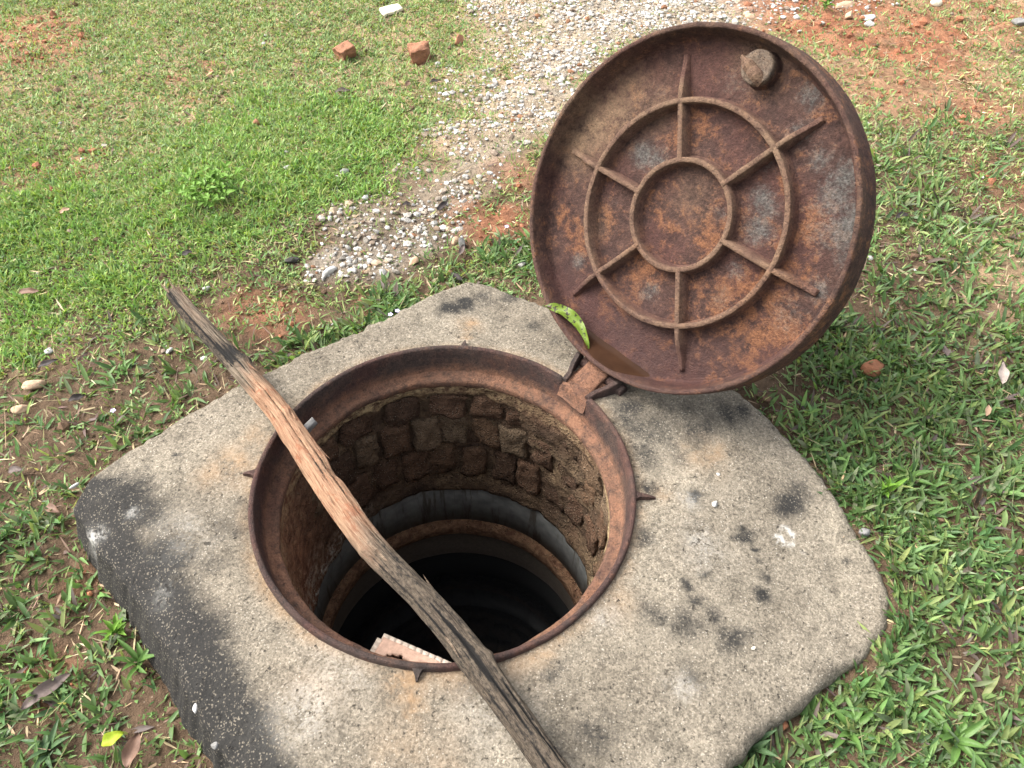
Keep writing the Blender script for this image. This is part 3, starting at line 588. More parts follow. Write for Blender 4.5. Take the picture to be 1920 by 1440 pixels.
def build_lid():
    root = tag(empty('manhole_cover', mat=LM), 'big round rusty iron manhole lid propped open on its hinge, ribbed underside showing', 'manhole cover')
    c = np.array([0, LR, 0])
    def lid_lathe(prof, nt=300, amp=0.001, sc=25):
        V, F = lathe(prof, nt, None, 0, 20); V = V + c; return (noisy(V, amp, sc) if amp else V), F
    # plate: fine disc, front and back
    rs = np.concatenate([[0.0005], np.linspace(0.006, 0.316, 72)])
    V, F = lid_lathe([(r, -DEP) for r in rs], 300, 0.0); V[:, 2] += 0.0016 * fbm(V, 22, 4) + 0.0007 * fbm(V, 110, 3)
    nfront = len(V)
    obj('plate', mesh_np('plate', V, F, True, lid_attrs(V)), M_RUST, root)
    rim = [(0.305, -DEP - 0.001), (0.3085, -DEP + 0.0012), (0.3115, -DEP + 0.005), (0.3138, -DEP + 0.014), (0.3165, -DEP + 0.028), (0.3195, -0.008), (0.3205, -0.002), (0.3225, 0.0), (0.327, 0.0), (LR - 0.0005, -0.0015), (LR, -0.005), (LR + 0.0015, -0.03), (LR + 0.0035, -DEP - 0.008), (LR + 0.003, -DEP - 0.017), (LR - 0.002, -DEP - 0.020), (0.2, -DEP - 0.020), (0.001, -DEP - 0.020)]
    V, F = lid_lathe(rim, 360, 0.0012, 30)
    a = lid_attrs(V); fr = sstep(-0.03, -0.003, V[:, 2]); a['dirt'] = np.maximum(a['dirt'], 0.35 * fr * (0.5 + 0.5 * fbm(V, 30, 3))); a['steel'] *= 0.2; a['orange'] = np.maximum(a['orange'], 0.3 * (np.hypot(V[:, 0], V[:, 1] - LR) > LR - 0.002))
    obj('rim', mesh_np('rim', V, F, True, a), M_RUST, root)
    for name, r0, hgt in (('inner_rib_ring', 0.0995, 0.026), ('outer_rib_ring', 0.2035, 0.028)):
        w = 0.0056
        prof = [(r0 - w * 1.9, -DEP - 0.002), (r0 - w * 1.45, -DEP + 0.004), (r0 - w * 1.05, -DEP + 0.008), (r0 - w * 0.86, -DEP + hgt - 0.0012), (r0 - w * 0.72, -DEP + hgt), (r0 + w * 0.72, -DEP + hgt), (r0 + w * 0.86, -DEP + hgt - 0.0012), (r0 + w * 1.05, -DEP + 0.008), (r0 + w * 1.45, -DEP + 0.004), (r0 + w * 1.9, -DEP - 0.002)]
        V, F = lid_lathe(prof, 300, 0.0008, 90); a = lid_attrs(V); tp = sstep(-DEP + 0.016, -DEP + hgt, V[:, 2])
        a['dirt'] = np.maximum(a['dirt'], tp * np.clip(0.55 + 0.4 * fbm(V, 20, 3), 0, 1)); a['steel'] *= 0.1
        obj(name, mesh_np(name, V, F, True, a), M_RIB, root)
    for k in range(6):
        a0 = R(60 * k); d = np.array([math.cos(a0), math.sin(a0), 0]); t = np.array([-d[1], d[0], 0]); V = []
        rs = np.linspace(0.097, 0.288, 34)
        for r in rs:
            f = 1 - sstep(0.215, 0.288, np.array(r)) * 0.72; h = 0.027 * float(f); w = 0.0054 * (0.75 + 0.25 * float(f))
            for q, zz in ((-w * 1.9, -0.002), (-w * 1.4, 0.003 * f), (-w * 0.86, h - 0.0012 * f), (-w * 0.72, h), (w * 0.72, h), (w * 0.86, h - 0.0012 * f), (w * 1.4, 0.003 * f), (w * 1.9, -0.002)):
                V.append(c + d * r + t * q + np.array([0, 0, -DEP + zz]))
        V = noisy(np.array(V), 0.0009, 60); n = len(rs)
        F = grid_faces(n, 8).tolist() + [[(n - 1) * 8 + q for q in range(8)][::-1]]
        a = lid_attrs(V); tp = sstep(-DEP + 0.014, -DEP + 0.027, V[:, 2]); a['dirt'] = np.maximum(a['dirt'], tp * np.clip(0.5 + 0.45 * fbm(V, 20, 3), 0, 1)); a['steel'] *= 0.1
        obj('rib', mesh_np('rib', V, F, True, a), M_RIB, root)
    # locking boss opposite the hinge: round stub with a ridged cam bar
    bu = lp(1424, 128, 0.030); 
    prof = [(0.0335, -0.003), (0.0325, 0.004), (0.0300, 0.010), (0.0295, 0.026), (0.0285, 0.0295), (0.026, 0.031), (0.018, 0.0305), (0.010, 0.028), (0.0005, 0.027)]
    V, F = lathe(prof, 64, None, 0.0010, 60); V = V + np.array([bu[0], bu[1], -DEP]); o1 = np.ones(len(V)); sh = V[:, 2] > -DEP + 0.02
    boss = obj('lock_boss', mesh_np('lock_boss', V, F, True, {'dirt': 0.55 * sh, 'steel': 0.9 * sh, 'orange': o1 * 0, 'wet': o1 * 0}), M_RUST, root)
    V = []; n = 9
    for i in range(n):
        s = -0.034 + 0.064 * i / (n - 1); wd = (0.004, 0.006, 0.0095, 0.0115, 0.0105, 0.0115, 0.012, 0.011, 0.008)[i]; h = (0.030, 0.033, 0.037, 0.040, 0.038, 0.041, 0.040, 0.036, 0.030)[i]
        for q, zz in ((-wd, 0.026), (-wd * 0.8, h - 0.003), (-wd * 0.2, h), (wd * 0.55, h - 0.001), (wd, h - 0.007), (wd * 1.1, 0.026)):
            V.append((s, q, zz))
    V = noisy(np.array(V), 0.0018, 70); ang = R(-24); cs, sn = math.cos(ang), math.sin(ang)
    V = np.stack([V[:, 0] * cs - V[:, 1] * sn + bu[0] - 0.006, V[:, 0] * sn + V[:, 1] * cs + bu[1] - 0.008, V[:, 2] - DEP], 1)
    F = grid_faces(n, 6).tolist() + [[0, 1, 2, 3, 4, 5][::-1], [(n - 1) * 6 + q for q in range(6)]]
    o1 = np.ones(len(V)); obj('cam_bar', mesh_np('cam_bar', V, F, False, {'dirt': o1 * 0.6, 'steel': o1 * 0.3, 'orange': o1 * 0.2, 'wet': o1 * 0}), M_RIB, boss)
    # hinge tongue reaching down into the frame's channel
    path = [(0.000, 0.008, -0.012), (-0.010, -0.012, -0.010), (-0.020, -0.030, -0.006), (-0.030, -0.046, -0.004)]
    iw = LM.inverted(); V = []
    pts = [(0.408, 0.014), (0.394, 0.010), (0.378, 0.006), (0.362, 0.001), (0.348, -0.005)]
    for al, zz in pts:
        for q, dzz in ((-0.025, -0.022), (-0.026, -0.002), (-0.021, 0.0), (0.0, 0.0025), (0.021, 0.0), (0.026, -0.002), (0.025, -0.022)):
            p = HD * al + HT * q; V.append(iw @ Vector((p[0], p[1], zz + dzz)))
    V = noisy(np.array([tuple(v) for v in V]), 0.0024, 60); o1 = np.ones(len(V)); n = len(pts)
    F = grid_faces(n, 7).tolist() + [[0, 1, 2, 3, 4, 5, 6], [(n - 1) * 7 + q for q in range(7)][::-1]]
    obj('hinge_tongue', mesh_np('hinge_tongue', V, F, True, {'dirt': o1 * 0.6, 'orange': o1, 'wet': o1 * 0, 'steel': o1 * 0}), M_FRAME, root)
    V, F = lathe([(0.0005, -0.056), (0.011, -0.056), (0.012, -0.052), (0.012, 0.052), (0.011, 0.056), (0.0005, 0.056)], 20, None, 0.0008, 60)
    W = []
    for v in V:
        p = HD * 0.401 + HT * (v[2] + 0.012) + HD * v[0]; W.append(tuple(iw @ Vector((p[0], p[1], -0.006 + v[1]))))
    o1 = np.ones(len(W)); obj('hinge_pin', mesh_np('hinge_pin', np.array(W), F, True, {'dirt': o1 * 0.1, 'orange': o1 * 0, 'wet': o1 * 0.3, 'steel': o1 * 0}), M_BLACK, root)
    # rainwater held in the lower lip: level surface between plate and rim, closed underneath
    zw = LB[2] + 0.0066       # world height of the water
    iwn = np.array(iw); pl = []
    up = np.array([E1[2], E2[2], EN[2]])               # world z of the local axes
    # local points with LB.z + y*E2z + z*ENz = zw
    def yz(zl): return (zw - LB[2] - zl * EN[2]) / E2[2]
    rows = []; K = 14
    zl = np.linspace(-DEP - 0.001, -0.004, K)
    for q in zl:
        y = yz(q); rin = np.interp(q, [-DEP, -DEP + 0.005, -DEP + 0.014, -DEP + 0.026, -0.008, 0], [0.3095, 0.3115, 0.3138, 0.3165, 0.3195, 0.3212])
        hc = math.sqrt(max(rin ** 2 - (LR - y) ** 2, 0.0)) + 0.001
        rows.append([(x, y, q) for x in np.linspace(-hc, hc, 31)])
    V = np.array(rows).reshape(-1, 3)
    me = mesh_np('rain_puddle', V, grid_faces(K, 31), True)
    o = obj('rain_puddle', me, M_RW); o.matrix_world = LM
    tag(o, 'thin pool of brown rainwater caught in the lower lip of the lid', 'puddle')
    return root
build_lid()

# ---------------------------------------------------------------- wooden stick across the opening
def build_stick():
    zc = 0.0235
    cl = [(324, 548), (355, 587), (448, 687), (522, 770), (577, 853), (632, 937), (690, 1018), (728, 1058), (802, 1130), (871, 1212), (930, 1292), (986, 1372), (1040, 1448), (1110, 1550)]
    ctrl = [(a, b, zc + 0.002 * math.sin(k * 1.3)) for k, (a, b) in enumerate(cl)]
    rad = [0.0170, 0.0195, 0.0218, 0.0225, 0.0255, 0.0260, 0.0250, 0.0235, 0.0220, 0.0240, 0.0220, 0.0220, 0.0225, 0.0225]
    rad = [v * 0.95 for v in rad]; P = np.array([gp(a, b, c) for a, b, c in ctrl]); n = 260; m = 56
    s = np.concatenate([[0], np.cumsum(np.linalg.norm(np.diff(P, axis=0), axis=1))]); S = np.linspace(0, s[-1], n)
    def cr(v):   # smooth interpolation
        o = np.interp(S, s, v); k = np.ones(17) / 17; e = np.concatenate([np.full(8, o[0]) - (o[1] - o[0]) * np.arange(8, 0, -1), o, np.full(8, o[-1]) + (o[-1] - o[-2]) * np.arange(1, 9)]); return np.convolve(e, k, 'valid')
    C = np.stack([cr(P[:, k]) for k in range(3)], 1); rr = cr(np.array(rad))
    T = np.gradient(C, axis=0); T /= np.linalg.norm(T, axis=1)[:, None]; B = np.cross(T, [0, 0, 1.0]); B /= np.linalg.norm(B, axis=1)[:, None]; N = np.cross(B, T)
    ph = np.linspace(0, 2 * np.pi, m, endpoint=False); A, SS = np.meshgrid(ph, S, indexing='xy')
    q = np.stack([np.cos(A).ravel() * 1.2, np.sin(A).ravel() * 1.2, SS.ravel() * 2.2], 1)
    flute = fbm(q, 2.2, 3); q2 = q * np.array([1.25, 1.25, 0.55]); crack = np.clip(-fbm(q2 + 4, 4.0, 3) - 0.16, 0, 1)
    lump = fbm(np.stack([np.cos(A).ravel(), np.sin(A).ravel(), SS.ravel() * 14], 1), 1.6, 3)
    r = rr[:, None] * (1 + 0.15 * flute.reshape(n, m) + 0.04 * fbm(q * np.array([3, 3, 2.5]), 3.0, 3).reshape(n, m) + 0.10 * lump.reshape(n, m) - 0.75 * crack.reshape(n, m))
    # a knot and a torn step near the upper third
    for s0, a0, am, ws in ((0.295 * s[-1], 1.2, 0.30, 0.014), (0.345 * s[-1], 2.0, 0.26, 0.010), (0.80 * s[-1], 2.6, 0.20, 0.010), (0.215 * s[-1], 2.9, 0.30, 0.016), (0.47 * s[-1], 2.5, -0.22, 0.02), (0.60 * s[-1], 0.6, 0.16, 0.012)):
        r = r * (1 + am * np.exp(-((SS - s0) / ws) ** 2) * np.exp(-((np.angle(np.exp(1j * (A - a0)))) / 0.7) ** 2))
    V = C[:, None] + r[..., None] * (np.cos(A)[..., None] * B[:, None] + np.sin(A)[..., None] * N[:, None])
    # jagged broken upper end
    jag = 0.024 * fbm(np.stack([np.cos(ph) * 2, np.sin(ph) * 2, ph * 0], 1), 1.5, 3)
    V[0] += T[0] * jag[:, None]; V[0] = C[0] + (V[0] - C[0]) * 0.86
    Vf = V.reshape(-1, 3); F = grid_faces(n, m); idx = np.arange(n * m).reshape(n, m)
    wrap = np.stack([idx[:-1, -1], idx[1:, -1], idx[1:, 0], idx[:-1, 0]], 1); F = np.concatenate([F, wrap])
    Fl = F[:, ::-1].tolist(); c0 = len(Vf); Vf = np.concatenate([Vf, [C[0] + T[0] * 0.006], [C[-1]]])
    Fl += [[c0, int(idx[0, k]), int(idx[0, (k + 1) % m])] for k in range(m)] + [[c0 + 1, int(idx[-1, (k + 1) % m]), int(idx[-1, k])] for k in range(m)]
    sf = (SS / s[-1]).ravel(); qn = fbm(np.stack([np.cos(A).ravel(), np.sin(A).ravel(), SS.ravel() * 6], 1), 1.5, 3)
    fresh = sstep(0.24, 0.30, sf + 0.03 * qn) * (1 - sstep(0.52, 0.64, sf + 0.05 * qn)) + 0.45 * (sf < 0.26) * np.clip(qn + 0.2, 0, 1)
    topz = np.sin(A).ravel()
    char = 0.30 * sstep(0.50, 0.66, sf) + 0.09 + 0.10 * (sf < 0.2) + 0.38 * np.exp(-((sf - 0.205) / 0.03) ** 2) * (np.cos(A).ravel() < 0.6) + 0.24 * (sf < 0.22) * sstep(-0.1, 0.8, -np.cos(A).ravel() * 0 + np.cos(A).ravel()) + 0.25 * np.exp(-((sf - 0.47) / 0.05) ** 2) * (np.cos(A).ravel() < 0.2) + 1.1 * crack
    f2 = np.concatenate([fresh, [0.3, 0.2]]); ch = np.concatenate([char, [0.2, 0.4]])
    uvw = np.concatenate([np.stack([SS.ravel() * 3, np.sin(A).ravel() * 0.12 * 1.0, np.cos(A).ravel() * 0.12], 1), [[0, 0, 0], [0, 0, 0]]])
    base = C[int(n * 0.3)].copy(); base[2] -= 0.027
    me = mesh_np('wooden_stick', Vf - base, Fl, True, {'fresh': f2, 'char': ch}, {'uvw': uvw})
    st = tag(obj('wooden_stick', me, M_WOOD, None, tuple(base)), 'long charred wooden stick lying across the open manhole', 'stick')
    rs = random.Random(9)
    for s0, a0, ln, fr in ((0.005, 0.9, .030, .2), (0.01, 1.8, .022, .2), (0.012, 2.6, .026, .2), (0.19, 2.8, .030, .5), (0.23, 2.2, .036, .8), (0.28, 1.5, .030, .9), (0.31, 0.8, .034, .9), (0.36, 2.3, .030, 1.0), (0.42, 2.9, .040, 1.0), (0.50, 1.0, .036, .8), (0.56, 2.5, .040, .4), (0.63, 1.4, .034, .2), (0.70, 2.7, .036, .1), (0.76, 0.7, .034, .1)):
        i = int(s0 * (n - 1)); dr = math.cos(a0) * B[i] + math.sin(a0) * N[i]; sdv = np.cross(T[i], dr); sg = -1 if s0 < 0.02 else rs.choice((-1, 1)); p0 = C[i] + dr * rr[i] * 0.93; V = []
        for u, w in ((-0.25, 0.0008), (0.0, 0.0028), (0.5, 0.0022), (1.0, 0.0003)):
            c0_ = p0 + T[i] * (sg * u * ln) + dr * (0.0055 * max(u, 0) ** 1.5 + 0.0005)
            for q_, h_ in ((-1, 0), (0, 1), (1, 0), (0, -1)): V.append(c0_ + sdv * (w * q_) + dr * (w * 0.7 * h_))
        Fq = grid_faces(4, 4).tolist() + [[k * 4 + 3, (k + 1) * 4 + 3, (k + 1) * 4, k * 4] for k in range(3)]
        o1 = np.ones(16); obj('splinter', mesh_np('splinter', np.array(V) - base, Fq, False, {'fresh': o1 * fr, 'char': o1 * rs.uniform(0, 0.12)}, {'uvw': (np.array(V) - base) * 3}), M_WOOD, st)
build_stick()

# ---------------------------------------------------------------- leaves, stones and other single things
def leaf_mesh(name, L, W, bend=0.6, fold=0.25, wave=0.0, twist=0.0, nseg=14, seed=0, pet=0.0):
    t = np.linspace(0, 1, nseg); w = W * np.sin(np.pi * np.clip(t, 0, 1) ** 0.85) ** 0.8 * 0.5 + 0.0004
    ang = bend * (t - 0.0); dx = np.cos(ang) * L / (nseg - 1); dz = -np.sin(ang) * L / (nseg - 1)
    x = np.concatenate([[0], np.cumsum(dx[:-1])]); z = np.concatenate([[0], np.cumsum(dz[:-1])])
    V = []
    for k in range(nseg):
        tw = twist * t[k]
        for q in (-1, -0.5, 0, 0.5, 1):
            yy = q * w[k]; zz = abs(q) * w[k] * fold * 2 + wave * W * math.sin(t[k] * 11 + q * 2 + seed) * abs(q)
            V.append((x[k], yy * math.cos(tw) - zz * math.sin(tw), z[k] + yy * math.sin(tw) + zz * math.cos(tw)))
    V = np.array(V); F = grid_faces(nseg, 5)
    n = len(V); V2 = V + np.array([0, 0, -0.0005])
    return mesh_np(name, np.concatenate([V, V2]), np.concatenate([F, F[:, ::-1] + n]), True)
def place_leaf(name, label, cat, px, py, z, L, W, az, mat, bend=0.5, fold=0.2, wave=0.1, twist=0.3, pitch=0.0, roll=0.0, group=None, seed=0):
    p = gp(px, py, z); me = leaf_mesh(name, L, W, bend, fold, wave, twist, 14, seed)
    o = obj(name, me, mat, None, tuple(p)); o.rotation_euler = (roll, pitch, az)
    return tag(o, label, cat, group)
M_BROWN = m_plain_leaf('dead brown leaf', (0.25, 0.15, 0.10), (0.10, 0.055, 0.04)); M_GREYL = m_plain_leaf('dead grey leaf', (0.17, 0.13, 0.115), (0.07, 0.05, 0.045))
M_BLACKL = m_plain_leaf('rotten black leaf', (0.055, 0.042, 0.04), (0.02, 0.016, 0.015)); M_PALEL = m_plain_leaf('bleached leaf', (0.50, 0.42, 0.37), (0.33, 0.26, 0.22)); M_TANL = m_plain_leaf('dry tan leaf', (0.48, 0.33, 0.22), (0.28, 0.17, 0.11))
M_MANGO = m_plain_leaf('spotted yellow-green leaf', (0.20, 0.25, 0.03), (0.07, 0.16, 0.02), 0.95, 0.25, 0.35); M_YGREEN = m_plain_leaf('yellow-green leaf', (0.50, 0.55, 0.04), (0.25, 0.40, 0.03), 0.2, 0.35)
# leaf caught on the lid's lip
def lid_point(px, py, dep): d = ray(px, py); o = LC - EN * dep; t = ((o - CP) @ EN) / (d @ EN); return CP + t * d
def lid_leaf():
    a = lid_point(1020, 574, -0.004); b = lid_point(1104, 654, 0.012); m = lid_point(1075, 596, 0.014)
    t = np.linspace(0, 1, 16)[:, None]; C = (1 - t) ** 2 * a + 2 * t * (1 - t) * (2 * m - 0.5 * (a + b)) + t ** 2 * b
    T = np.gradient(C, axis=0); T /= np.linalg.norm(T, axis=1)[:, None]
    side = np.cross(T, EN * 0.6 + np.array([0, 0, 0.6])); side /= np.linalg.norm(side, axis=1)[:, None]; nn = np.cross(side, T)
    w = 0.0105 * np.sin(np.pi * t ** 0.8) ** 0.75 + 0.0006; V = []
    for k in range(16):
        for q in (-1, -0.5, 0, 0.5, 1): V.append(C[k] + side[k] * (q * w[k]) + nn[k] * (abs(q) * w[k] * 0.45 + 0.004 * math.sin(k * 1.3 + q * 1.5) * abs(q)))
    V = np.array(V); F = grid_faces(16, 5); n = len(V); base = C[0].copy()
    me = mesh_np('mango_leaf', np.concatenate([V, V - nn.repeat(5, 0) * 0.0005]) - base, np.concatenate([F, F[:, ::-1] + n]), True)
    tag(obj('fresh_leaf', me, M_MANGO, None, tuple(base)), 'spotted yellow-green leaf draped over the lower left rim of the lid', 'leaf')
lid_leaf()
def gz(px, py, dz=0.0):
    p = gp(px, py, -0.08)
    for _ in range(3): p = gp(px, py, float(ground_z(np.array([p[0]]), np.array([p[1]]))[0]) + dz)
    return p
LEAVES = [ # name label px py L W az mat bend twist dz
 ('dead_leaf', 'long dark grey-brown curled leaf at the lower left of the slab', 40, 1330, .085, .022, 0.75, M_GREYL, .3, .5, .018),
 ('dead_leaf', 'brown curled leaf standing beside the yellow-green leaf at lower left', 236, 1440, .055, .022, 1.45, M_BROWN, .4, .7, .03),
 ('green_leaf', 'bright yellow-green leaf on the soil left of the slab corner', 190, 1398, .035, .020, 0.5, M_YGREEN, .3, .3, .025),
 ('dead_leaf', 'reddish brown dry leaf on the bare soil by the right slab edge', 1512, 1275, .045, .014, -0.6, M_TANL, .3, .4, .012),
 ('dead_leaf', 'pale bleached leaf standing in the grass at the right picture edge', 1880, 720, .050, .020, 1.2, M_PALEL, -.3, .3, .02),
 ('dead_leaf', 'grey brown leaf half hidden in grass left of the pale leaf', 1775, 668, .03, .016, 1.3, M_GREYL, .2, .3, .012),
 ('dead_leaf', 'black rotten leaf in the grass right of the lid', 1680, 408, .045, .016, 0.4, M_BLACKL, .3, .4, .014),
 ('dead_leaf', 'small black leaf roll on the soil left of the slab', 128, 752, .035, .014, 0.5, M_BLACKL, .2, .9, .012),
 ('dead_leaf', 'dark leaf on the bare soil at the left picture edge', 70, 690, .045, .013, 0.45, M_BLACKL, .2, .5, .010),
 ('dead_leaf', 'pinkish grey leaf near the left slab corner', 85, 950, .035, .016, -0.5, M_BROWN, .4, .3, .016),
 ('dead_leaf', 'greyish leaf above the left slab corner', 15, 885, .028, .016, 0.1, M_GREYL, .3, .3, .016),
 ('dead_leaf', 'black curled leaf lying on the gravel behind the slab', 820, 395, .045, .014, 0.9, M_BLACKL, .2, .6, .012),
 ('dead_leaf', 'small black leaf left of the gravel patch', 755, 384, .022, .012, 0.3, M_BLACKL, .2, .6, .012),
 ('dead_leaf', 'dark leaf curled on grass below the two brick chunks', 628, 172, .050, .016, 0.3, M_GREYL, .4, .4, .018),
 ('dead_leaf', 'dark leaf right of the brick chunks', 805, 155, .040, .014, 0.4, M_BLACKL, .4, .4, .015),
 ('dead_leaf', 'brown leaf below the right brick chunk', 762, 162, .030, .013, 1.2, M_BROWN, .3, .4, .015),
 ('dead_leaf', 'black leaf at the foot of the lush grass', 342, 480, .026, .016, 0.6, M_BLACKL, .3, .4, .018),
 ('dead_leaf', 'brown leaf with white tip in the grass at far left', 35, 548, .05, .015, -0.1, M_BROWN, .2, .6, .018),
 ('dead_leaf', 'tan leaf standing in the lush grass at left', 112, 400, .03, .014, 0.8, M_TANL, .2, .4, .03),
 ('dead_leaf', 'dark leaf near the far slab corner', 845, 512, .04, .012, -0.8, M_BLACKL, .3, .4, .012),
 ('dead_leaf', 'purplish leaf under grass at the bottom right slab edge', 1452, 1320, .035, .012, -0.9, M_GREYL, .3, .3, .014),
 ('dead_leaf', 'grey pointed leaf beside the gravel at far corner', 862, 478, .035, .012, 1.2, M_GREYL, .1, .3, .014),
 ('dead_leaf', 'tan blade tip in the grass at right', 1850, 780, .03, .010, 1.0, M_TANL, .3, .3, .02),
]
for k, (nm, lb, px, py, L, W, az, mt, bd, tw, dz) in enumerate(LEAVES):
    p = gz(px, py, dz); me = leaf_mesh(nm, L, W, bd, 0.25, 0.12, tw, 12, k)
    o = obj(nm, me, mt, None, tuple(p)); o.rotation_euler = (0.2 * math.sin(k * 3.1), -0.15 + 0.1 * math.cos(k), az); tag(o, lb, 'leaf')

def stone_mesh(name, sx, sy, sz, seed, rough=0.16, sub=2, flat=False):
    import bmesh
    bm = bmesh.new(); bmesh.ops.create_icosphere(bm, subdivisions=sub, radius=1.0)
    V = np.array([v.co[:] for v in bm.verts]); F = np.array([[v.index for v in f.verts] for f in bm.faces]); bm.free()
    rs = np.random.default_rng(seed)
    for _ in range(9):                                   # flat facets
        d = rs.normal(size=3); d /= np.linalg.norm(d); h = rs.uniform(0.42, 0.78); k = V @ d; V = V - np.clip(k - h, 0, None)[:, None] * d
    V = V * (1 + rough * fbm(V + seed, 1.6, 3)[:, None]) * np.array([sx, sy, sz])
    return mesh_np(name, V, F, not flat)
def place_stone(name, label, cat, px, py, s, mat, az, seed, sub=3, dz=0.0, z=None, tilt=0.0):
    p = gz(px, py, s[2] * 0.45 + dz) if z is None else gp(px, py, z)
    o = obj(name, stone_mesh(name, *s, seed, 0.14, sub), mat, None, tuple(p)); o.rotation_euler = (tilt, tilt * 0.6, az); return tag(o, label, cat)
M_CLOD = m_stone('red clod', False, (0.34, 0.145, 0.075), (0.19, 0.08, 0.045)); M_TANST = m_stone('tan stone', False, (0.55, 0.40, 0.27), (0.40, 0.26, 0.17)); M_WHITE = m_stone('white stone', False, (0.52, 0.51, 0.49), (0.38, 0.37, 0.35)); M_GREYST = m_stone('grey stone', False, (0.25, 0.245, 0.235), (0.15, 0.145, 0.14)); M_CREAM = m_stone('cream tile', False, (0.75, 0.68, 0.55), (0.62, 0.54, 0.42)); M_DARKST = m_stone('dark stone', False, (0.06, 0.055, 0.05), (0.03, 0.028, 0.026)); M_BCHUNK = m_stone('broken brick', False, (0.31, 0.15, 0.085), (0.20, 0.095, 0.058))
STONES = [
 ('soil_clod', 'lumpy reddish soil clod in the grass right of the lid', 'clod', 1638, 688, (.030, .026, .022), M_CLOD, 0.3, 3),
 ('soil_clod', 'round rusty brown clod at the bottom right slab edge', 'clod', 1467, 1362, (.011, .010, .010), M_CLOD, 0.9, 5),
 ('stone', 'tan pointed stone at the left picture edge', 'stone', 62, 722, (.026, .018, .014), M_TANST, 0.5, 8),
 ('stone', 'pale tan stone below the pointed stone at left edge', 'stone', 35, 768, (.018, .012, .010), M_TANST, 0.2, 9),
 ('stone', 'small white stone above the upper end of the stick', 'stone', 388, 541, (.012, .008, .008), M_WHITE, 0.2, 12),
 ('stone', 'white stone on the soil left of the stick', 'stone', 318, 657, (.012, .009, .008), M_WHITE, 1.2, 13),
 ('stone', 'white stone on straw at the far left', 'stone', 92, 658, (.011, .009, .008), M_WHITE, 0.7, 14),
 ('stone', 'white pointed stone in the lush grass edge', 'stone', 647, 322, (.016, .013, .014), M_WHITE, 0.4, 15),
 ('stone', 'white stone in the middle of the lush grass', 'stone', 537, 315, (.015, .011, .009), M_WHITE, 0.4, 16),
 ('stone', 'reddish stone in the lush grass', 'stone', 482, 230, (.015, .012, .012), M_BCHUNK, 0.4, 17),
 ('stone', 'large grey stone at the edge of the right gravel', 'stone', 867, 455, (.010, .016, .022), M_GREYST, 0.2, 18),
 ('stone', 'tan pebble beside the grey stone by the gravel', 'stone', 852, 452, (.012, .012, .014), M_TANST, 0.2, 19),
 ('stone', 'biggest white stone in the middle gravel patch', 'stone', 617, 510, (.022, .016, .014), M_WHITE, 0.5, 20),
 ('stone', 'brown stone in the front of the middle gravel patch', 'stone', 775, 490, (.016, .014, .012), M_TANST, 0.5, 21),
 ('stone', 'long tan flat stone on red soil at the top edge', 'stone', 1587, 10, (.050, .020, .014), M_TANST, 0.45, 22),
 ('stone', 'orange stone on the red soil near the top edge', 'stone', 1592, 30, (.022, .020, .02), M_TANST, 0.8, 23),
 ('stone', 'white stone in the cluster on red soil at top right', 'stone', 1628, 33, (.032, .020, .014), M_WHITE, 0.2, 24),
 ('stone', 'cream stone at the top edge on red soil', 'stone', 1757, 5, (.024, .018, .016), M_CREAM, 0.2, 25),
 ('stone', 'white stone lowest in the top right cluster', 'stone', 1633, 45, (.024, .014, .01), M_WHITE, 0.1, 26),
 ('stone', 'brown round stone at the upper right edge', 'stone', 1910, 42, (.03, .025, .02), M_GREYST, 0.1, 27),
 ('stone', 'orange stone beside the white gravel at the top', 'stone', 1403, 32, (.022, .018, .016), M_TANST, 0.1, 28),
 ('stone', 'grey stone beside the right slab corner', 'stone', 1622, 1000, (.014, .011, .014), M_GREYST, 0.6, 29),
 ('stone', 'black stone at the left edge of the gravel', 'stone', 548, 488, (.02, .012, .008), M_DARKST, 0.3, 30),
 ('brick_chunk', 'reddish broken brick chunk, left of the two on the far grass', 'brick chunk', 647, 97, None, M_BCHUNK, 0.55, 31),
 ('brick_chunk', 'orange broken brick chunk, right of the two on the far grass', 'brick chunk', 786, 100, None, M_BCHUNK, 0.1, 32),
 ('brick_chunk', 'small brown brick bit behind the right brick chunk', 'brick chunk', 861, 76, (.020, .018, .02), M_BCHUNK, 0.1, 33),
 ('tile_fragment', 'flat cream tile fragment on the grass at the top edge', 'tile', 734, 18, 'tile', M_CREAM, 0.45, 34),
]
for (nm, lb, ct, px, py, s, mt, az, sd) in STONES:
    if s is None:
        p = gz(px, py, 0.022); o = obj(nm, box_mesh(nm, 0.056, 0.050, 0.046, 9, 0.017, 26, 0.14, sd), mt, None, tuple(p)); o.rotation_euler = (0.08, -0.1, az); tag(o, lb, ct)
    elif s == 'tile':
        p = gz(px, py, 0.014); o = obj(nm, box_mesh(nm, 0.075, 0.042, 0.012, 5, 0.004, 30, 0.18, sd), mt, None, tuple(p)); o.rotation_euler = (0.12, -0.05, az); tag(o, lb, ct)
    else: place_stone(nm, lb, ct, px, py, s, mt, az, sd, 3 if max(s) > 0.014 else 2)
